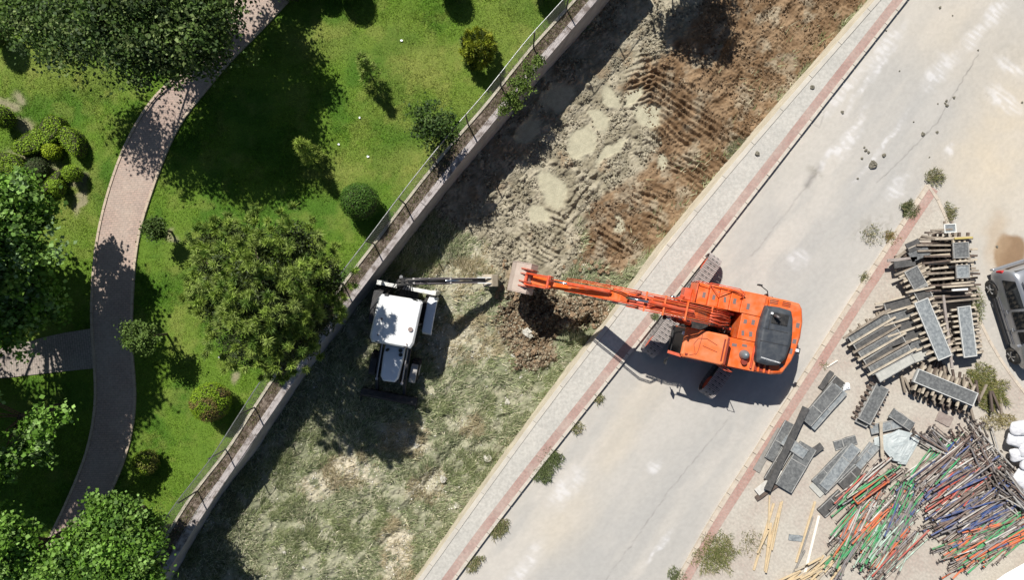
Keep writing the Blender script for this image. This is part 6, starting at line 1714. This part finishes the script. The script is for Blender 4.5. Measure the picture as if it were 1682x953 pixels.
sheet([(1486, 728), (1508, 712), (1511, 722), (1488, 764), (1474, 762)], ZY + .15, 'narrow pale plastic strip beside the larger sheet')
sheet([(1612, 972), (1650, 944), (1700, 916), (1770, 885), (1790, 1000), (1670, 1010)], .75, 'smooth white tarpaulin in the bottom right corner', mat=M('white_tarp', (.78, .78, .78), .5), name='white_tarpaulin', cat='tarpaulin', lift=.12)
b_ = MB()
for r_ in range(4):
    for q_ in range(7): b_.box((0, -.95 + q_ * .32, -.57 + r_ * .155), (4.5 - .1 * (q_ % 2), .27, .12))

o = b_.build('plank_stack', BAT); o.location = P(1735, 975, .72); o.rotation_euler = (0, 0, .45); tag(o, 'low stack of planks carrying the white tarpaulin in the bottom right corner', 'planks')
# white sacks
SACK = M('white_sack', (.66, .655, .66), .7, col2=(.50, .50, .53), scale=5, bump=1.0, bscale=7)
for i, (px, py, rx, ry, a, z) in enumerate([(1674, 703, .50, .32, 5, .50), (1669, 722, .52, .30, -12, .38), (1688, 735, .5, .36, 14, .42), (1672, 745, .46, .30, 12, .28), (1690, 762, .5, .36, -15, .32), (1682, 784, .52, .5, 40, .16), (1684, 800, .6, .55, 20, 0)]):
    b_ = MB(); n = 20; m_ = 8; V = []; F = []
    for r in range(-m_, m_ + 1):
        an = math.pi / 2 * r / m_
        for j in range(n):
            t = 2 * math.pi * j / n; e = .55
            cx, sy = math.cos(t), math.sin(t)
            x = rx * math.cos(an) ** .6 * math.copysign(abs(cx) ** e, cx); y = ry * math.cos(an) ** .6 * math.copysign(abs(sy) ** e, sy)
            z_ = .14 * math.sin(an) * (1 + .25 * float(vnoise(x * 7 + i, y * 7, i)))
            wv_ = .07 * (float(fbm(np.array([x * 5 + i * 3]), np.array([y * 5 + r * .2]), 3, i)[0]) - .5)
            V.append((x * (1 + wv_ * 4), y * (1 + wv_ * 5), z_ * (1 + wv_ * 9) + .14))
    for r in range(2 * m_):
        for j in range(n): F.append((r * n + j, r * n + (j + 1) % n, (r + 1) * n + (j + 1) % n, (r + 1) * n + j))
    b_.add(V, F); o = b_.build('sack', SACK, smooth=True); o.location = P(px, py, ZY + z); o.location.z = ZY + z; o.rotation_euler = (0, 0, math.radians(a))
    tag(o, ['topmost white sack in the heap at the right edge', 'second white sack from the top of the heap at the right edge', 'white sack at the frame edge behind the second one', 'white sack in the middle of the heap at the right edge',
            'white sack at the frame edge below the middle one', 'large white sack at the bottom of the heap at the right edge', 'flattened white sack beneath the lowest one'][i], 'sack', 'white sacks heaped at the right edge')

# light timbers
def timber(x0, y0, x1, y1, w, label, z=ZY, mat=TIM, group=None, z1=None, h=.06):
    p, q = P(x0, y0, z + .06), P(x1, y1, (z1 if z1 is not None else z) + .06)
    c = (p + q) / 2; a = math.atan2(q.y - p.y, q.x - p.x); L = (q - p).length
    b = MB(); b.box((0, 0, 0), (L, w, h)); o = b.build('timber_length', mat, bevel=.004, seg=1)
    o.location = (c.x, c.y, (z + (z1 if z1 is not None else z)) / 2 + h / 2); o.rotation_euler = (0, -math.atan2(q.z - p.z, math.hypot(q.x - p.x, q.y - p.y)), a)
    tag(o, label, 'timber', group)
for i, (x0, y0, x1, y1, w) in enumerate([(1271, 828, 1238, 938, .09), (1266, 860, 1257, 940, .11), (1283, 826, 1262, 900, .08), (1285, 824, 1268, 905, .06), (1264, 815, 1262, 870, .06), (1262, 872, 1244, 910, .07), (1276, 850, 1258, 942, .07)]):
    timber(x0, y0, x1, y1, w, 'light timber in the bundle right of the weed bush', z=ZY + .03 * i, group='light timbers right of the weed bush')
for i, (x0, y0, x1, y1, w, m, lab) in enumerate([(1339, 825, 1308, 925, .09, M('fresh_timber', (.5, .4, .3)), 'yellowish timber length beside the white one'), (1345, 848, 1320, 950, .10, M('white_timber', (.74, .68, .60), .8), 'whitish timber length left of the colourful poles'), (1335, 850, 1305, 945, .06, M('greyed_timber', (.28, .26, .24)), 'greyed thin timber left of the yellowish one'), (1322, 905, 1300, 948, .05, M('greyed_timber', (.28, .26, .24)), 'short greyed stick below the greyed thin timber')]):
    timber(x0, y0, x1, y1, w, lab, z=ZY + .03 * i, mat=m)
rr = random.Random(5)
for i in range(34):
    x = rr.uniform(1285, 1372); y = rr.uniform(930, 975) - (x - 1285) * .12; a = math.radians(rr.uniform(20, 55)); L = rr.uniform(22, 50)
    timber(x - math.cos(a) * L / 2, y + math.sin(a) * L / 2, x + math.cos(a) * L / 2, y - math.sin(a) * L / 2, rr.choice([.05, .07, .09]), 'pale timber offcut in the heap at the bottom edge', z=ZY + .04 + .05 * (i % 5), group='pale timber offcuts at the bottom edge', mat=rr.choice([TIM, TIM, BATL]))

# ------------------------------------------------------------------ steel props ("poles")
PC = {'orange': (.60, .13, .04), 'green': (.025, .28, .10), 'blue': (.03, .07, .22), 'pale green': (.38, .50, .42), 'white': (.48, .46, .43), 'rusty brown': (.14, .09, .075), 'grey': (.20, .19, .20), 'red': (.42, .07, .05)}
TUB = {k: M('prop_' + k.replace(' ', '_'), v, .6, .15, dust=(.28, .23, .19), dscale=3.2, damt=.85) for k, v in PC.items()}
INN = M('prop_inner_steel', (.30, .27, .24), .55, .5, dust=(.22, .13, .09), dscale=4, damt=.6)
PLT = M('prop_plate', (.12, .10, .09), .7, .3)
prop_me = {}
for k, m in TUB.items():
    for v in range(2):
        L = (2.65, 2.2)[v]
        b = MB()
        b.tube([(-L * .5, 0, 0), (L * .22, 0, 0)], .034, 6, 0, caps=False); b.tube([(L * .22, 0, 0), (L * .5, 0, 0)], .023, 6, 1, caps=False)
        b.box((-L * .5, 0, 0), (.012, .13, .13), 2); b.box((L * .5, 0, 0), (.012, .12, .12), 2)
        b.tube([(L * .20, 0, 0), (L * .25, 0, 0)], .046, 6, 2)
        prop_me[k, v] = b.mesh('steel_prop', [m, INN, PLT])
STUFFP = {k: [] for k in list(PC) }
def pile(name, where, regions, seed, total, under):
    r = random.Random(seed); under_m = []
    for i in range(total + under):
        x0, y0, x1, y1, half_w, lean, cols, dl = r.choices(regions, [q[7] for q in regions])[0]
        t = r.random(); u = r.uniform(-1, 1)
        dx, dy = x1 - x0, y1 - y0; L = math.hypot(dx, dy); nx_, ny_ = -dy / L, dx / L
        cx = x0 + dx * t + nx_ * half_w * u; cy = y0 + dy * t + ny_ * half_w * u
        side_ = u * half_w
        nn_ = float(vnoise(np.array([side_ / 5.5 + seed * 9]), np.array([(cx + cy) / 70.]), seed)[0]) * .75 + r.random() * .25
        col = cols[min(int(nn_ * len(cols)), len(cols) - 1)]
        prof = (1 - .55 * abs(u)) * (1 - .4 * abs(2 * t - 1))
        low = i >= total
        zz = ZY + .05 + (.40 * r.random() * prof if low else (.25 + .45 * r.random()) * prof)
        me = prop_me[col, r.randint(0, 1)]
        q = P(cx, cy, zz)
        a = math.radians(lean + r.gauss(0, 7.5)) + (math.pi if r.random() < .45 else 0)
        rot = (r.uniform(0, 3), math.radians(r.gauss(0, 2.0)), a)
        if low:
            under_m.append((me, q, rot)); continue
        o = link_mesh('steel_prop', me); o.location = q; o.rotation_euler = rot
        tag(o, '%s steel prop lying in %s' % (col, where), 'steel prop', '%s props in %s' % (col, where))
    # the poles buried underneath, past the first few hundred, are one mass
    from mathutils import Euler
    b = MB(); mats = list(TUB.values()) + [INN, PLT]; mi_ = {m.name: k for k, m in enumerate(mats)}
    for me, q, rot in under_m:
        T = Matrix.Translation(q) @ Euler(rot).to_matrix().to_4x4(); base = len(b.v)
        b.v += [T @ v.co for v in me.vertices]
        for p in me.polygons:
            b.f.append([base + v for v in p.vertices]); b.m.append(mi_[me.materials[p.material_index].name])
    o = b.build('buried_props', mats); tag(o, 'tangle of steel props under the top layer of %s' % where, 'steel props', kind='stuff')
# (x0,y0,x1,y1: line of prop centres; half width across; pointing angle in degrees; colours; weight)
C_mix = ['orange', 'green', 'white', 'pale green', 'blue', 'rusty brown', 'grey', 'white']
pile('a', 'the left colourful pile', [
    (1385, 870, 1445, 845, 22, 56, ['orange', 'white', 'green', 'orange', 'grey', 'rusty brown'], 3.0),
    (1425, 885, 1478, 868, 22, 56, ['pale green', 'green', 'grey', 'pale green', 'green', 'orange', 'white'], 3.4),
    (1455, 830, 1495, 850, 20, 62, ['orange', 'grey', 'green', 'blue', 'orange', 'rusty brown'], 2.2),
    (1400, 810, 1440, 790, 16, 42, ['orange', 'white', 'red', 'green', 'grey'], 1.2),
    (1440, 918, 1490, 905, 16, 50, ['green', 'orange', 'rusty brown', 'pale green', 'red', 'grey', 'green'], 1.5),
    (1385, 905, 1400, 895, 14, 60, ['white', 'green', 'grey', 'rusty brown'], 1.0)], 1, 116, 190)
pile('b', 'the upper pile of mixed poles', [
    (1500, 790, 1600, 740, 22, 42, ['rusty brown', 'grey', 'rusty brown', 'green', 'white', 'rusty brown', 'blue', 'orange'], 3.4),
    (1550, 810, 1610, 780, 20, 38, ['rusty brown', 'grey', 'white', 'red', 'blue', 'rusty brown'], 2.4),
    (1600, 735, 1635, 770, 24, -58, ['grey', 'rusty brown', 'white'], 1.2),
    (1530, 740, 1570, 735, 10, -40, ['grey', 'rusty brown', 'white'], .5)], 2, 84, 160)
pile('c', 'the lower right pile of blue and brown poles', [
    (1560, 860, 1660, 815, 22, 30, ['blue', 'white', 'grey', 'blue', 'rusty brown', 'blue', 'red'], 2.6),
    (1580, 905, 1680, 870, 24, 32, ['rusty brown', 'blue', 'green', 'orange', 'grey', 'white', 'green', 'rusty brown'], 3.0),
    (1560, 830, 1590, 810, 12, 35, ['green', 'rusty brown', 'blue', 'grey'], .8),
    (1660, 790, 1680, 850, 18, -45, ['grey', 'white', 'rusty brown'], 1.0)], 3, 98, 170)
# steel frame corner among the poles
b_ = MB()
for p, q in [((-.75, -.35), (.55, .62)), ((.55, .62), (.78, .38)), ((-.75, -.35), (-.55, -.6)), ((-.55, -.6), (.78, .38))]: b_.beam((*p, 0), (*q, 0), .05, .05)
o = b_.build('frame', TUB['orange']); o.location = P(1430, 805, ZY + .55); tag(o, 'orange rectangular steel frame on top of the left colourful pile', 'steel frame')

# ------------------------------------------------------------------ crumbs of earth over the mud
rg = np.random.default_rng(77)
def crumbs(name, label, weight, n, lo, hi, cols, seed):
    rg = np.random.default_rng(seed); w = weight.ravel() * (np.abs(D['PY'].ravel() - 476) < 500); w = w / w.sum()
    k = rg.choice(w.size, n, p=w); C = np.stack([D['X'].ravel()[k], D['Y'].ravel()[k], D['Z'].ravel()[k]], 1)
    C[:, :2] += rg.normal(size=(n, 2)) * .02
    s = lo + (hi - lo) * rg.uniform(0, 1, n) ** 3
    base = np.array([[1, 0, 0], [0, 1, 0], [-1, 0, 0], [0, -1, 0], [0, 0, .8], [0, 0, -.5], ])
    V = base[None] * (1 + .35 * rg.normal(size=(n, 6, 1))).clip(.5, 1.6) * s[:, None, None]
    th = rg.uniform(0, 6.28, n); c, q = np.cos(th)[:, None], np.sin(th)[:, None]
    V = np.stack([V[..., 0] * c - V[..., 1] * q, V[..., 0] * q + V[..., 1] * c, V[..., 2]], -1) + C[:, None] + np.array([0, 0, .25]) * s[:, None, None]
    f = np.array([[0, 1, 4], [1, 2, 4], [2, 3, 4], [3, 0, 4], [1, 0, 5], [2, 1, 5], [3, 2, 5], [0, 3, 5]])
    F = (f[None] + 6 * np.arange(n)[:, None, None]).reshape(-1, 3)
    o = np_mesh(name, V.reshape(-1, 3), F, Mtint('crumb_earth', .95, 30, .2, .3, 60), col=np.repeat(pick(cols, n, rg, .18), 6, 0))
    tag(o, label, 'earth', kind='stuff')
pat = sstep(.42, .62, fbm(D['PX'] / 20, D['PY'] / 20, 4, 900, .6))
crumbs('grey_mud_crumbs', 'pale grey crumbs of mud scattered over the upper ditch', D['grey'] * (.03 + pat) * (1 - D['pud']).clip(0, 1) ** 4, 9000, .015, .075, [(.26, .235, .17), (.32, .29, .22), (.18, .155, .11)], 901)
crumbs('brown_earth_crumbs', 'brown crumbs of earth on the torn-up soil beside the pavement', (D['mud'] - D['grey']).clip(0, 1) * (.05 + pat), 8000, .015, .06, [(.15, .10, .06), (.21, .15, .095), (.10, .065, .036)], 902)
crumbs('spoil_crumbs', 'lumpy crumbs on the spoil heaps around the digging', D['spoil'], 9000, .015, .08, [(.17, .12, .075), (.24, .19, .13), (.28, .25, .18), (.11, .075, .045)], 903)
crumbs('gravel_in_weeds', 'scattered pale grit showing between the ditch weeds', D['grass'] * (.10 + D['dry']) * (.2 + pat), 8000, .012, .05, [(.45, .42, .33), (.30, .27, .2), (.6, .57, .5)], 904)

# ------------------------------------------------------------------ small things lying about
ROCK = M('mud_clod', (.13, .12, .09), .95, col2=(.20, .18, .14), scale=20, bump=.6)
PALE = M('pale_stone', (.50, .48, .42), .85, col2=(.38, .36, .3), scale=8, bump=.4)
def rock(px, py, r, z, label, mat=ROCK, group=None, name='clod', cat='lump of mud', flat=.55, onditch=False):
    p = on_ditch(px, py) if onditch else P(px, py, z)
    rg = np.random.default_rng(int(px * 7 + py)); b = MB(); n = 9; m_ = 4; V = []; F = []
    for i in range(-m_, m_ + 1):
        a = math.pi / 2 * i / m_
        for j in range(n):
            t = 2 * math.pi * j / n; k = r * (1 + .28 * rg.normal()) if abs(i) < m_ else r
            V.append((k * math.cos(a) * math.cos(t), k * math.cos(a) * math.sin(t), k * flat * math.sin(a) + r * flat * .6))
    for i in range(2 * m_):
        for j in range(n): F.append((i * n + j, i * n + (j + 1) % n, (i + 1) * n + (j + 1) % n, (i + 1) * n + j))
    b.add(V, F); o = b.build(name, mat); o.location = p; tag(o, label, cat, group)
for i, (x, y, r) in enumerate([(1433, 270, .15), (1451, 255, .08), (1421, 247, .06), (1415, 260, .05), (1426, 250, .06), (1408, 293, .04), (1419, 242, .04)]):
    rock(x, y, r, 0, ['largest dark clod lying on the open road', 'clod up and right of the largest clod on the road'][i] if i < 2 else 'small dark clod next to the largest one on the road', group='clods lying on the open road')
for i, (x, y, r) in enumerate([(1515, 220, .08), (1554, 173, .07), (1566, 160, .05), (1539, 217, .05), (1554, 165, .05), (1477, 116, .03), (1543, 12, .05), (1564, 25, .03), (1606, 82, .04), (1552, 169, .04), (1500, 200, .03), (1540, 170, .03), (1526, 258, .03), (1455, 50, .03), (1383, 184, .06), (1678, 168, .04), (1637, 405, .05)]):
    rock(x, y, r, 0, 'small dark clod scattered over the upper part of the road', group='clods scattered on the upper road')
for i, (x, y, r, lab) in enumerate([(1333, 143, .09, 'small dark clod on the pavement at its upper end'), (1243, 252, .10, 'grey clod on the pavement below the upper one')]):
    rock(x, y, r, Z_WALK, lab)
for i, (x, y, r, lab) in enumerate([(637, 749, .13, 'white stone in the weeds below the backhoe'), (684, 732, .10, 'small pale stone right of the white one'), (833, 661, .13, 'pale rubble piece in the weeds near the pavement'), (728, 787, .16, 'pale rubble lump in the lower weeds'), (750, 830, .15, 'white rubble near the pavement edge at the bottom'),
                                    (800, 752, .18, 'pale rubble beside the ditch side wall'), (843, 585, .10, 'white stone on the spoil left of the boom shadow'), (865, 545, .18, 'grey boulder at the left edge of the bucket shadow'), (467, 908, .07, 'white litter in the bottom left weeds'), (498, 933, .06, 'white scrap in the bottom weeds'),
                                    (497, 868, .12, 'pale stone in the lower left weeds'), (855, 620, .08, 'small white stone right of the spoil heap'), (870, 553, .10, 'grey stone beside the boulder'), (985, 508, .08, 'whitish lump on the edge of the spoil by the wall')]):
    rock(x, y, r, 0, lab, mat=PALE, name='stone', cat='stone', onditch=True)
rr = random.Random(9)
for i in range(80):
    a = rr.choice([(955, 512, 46, 32), (868, 580, 44, 30), (826, 480, 18, 50), (975, 440, 40, 22)])
    rock(a[0] + rr.gauss(0, .5) * a[2], a[1] + rr.gauss(0, .5) * a[3], rr.uniform(.04, .13), 0, 'brown clod of earth on the freshly dug spoil around the excavator bucket', mat=M('spoil_clod', (.20, .125, .07), .95, col2=(.30, .22, .14), scale=6, bump=.5), group='clods on the dug spoil', onditch=True, flat=.8)
for i, (x, y, lab) in enumerate([(659, 66, 'upper white scrap of litter on the lawn'), (556, 237, 'white scrap of litter left of the lone one'), (604, 257, 'lone white scrap of litter on the open lawn'), (590, 193, 'tiny pale speck of litter on the lawn'), (360, 587, 'tiny white scrap between pine and small tree')]):
    rg = random.Random(i); b = MB(); pts_ = [(math.cos(t) * rg.uniform(.03, .07), math.sin(t) * rg.uniform(.03, .07)) for t in [k * 1.047 for k in range(6)]]
    b.prism_z(pts_, 0, .015); o = b.build('litter', M('litter', (.8, .82, .85), .6)); o.location = P(x, y, Z_PARK + .04); tag(o, lab, 'litter')
o = batten(1367, 598, ZY, .55, ang_px(1360, 602, 1376, 592), w=.05, h=.05, mat=M('white_timber', (.74, .68, .60), .8), label='short white stick beside the yard kerb')
rock(1389, 634, .14, ZY, 'white crumpled scrap beside the grey rimmed board', mat=M('litter', (.8, .8, .8)), name='scrap', cat='scrap')
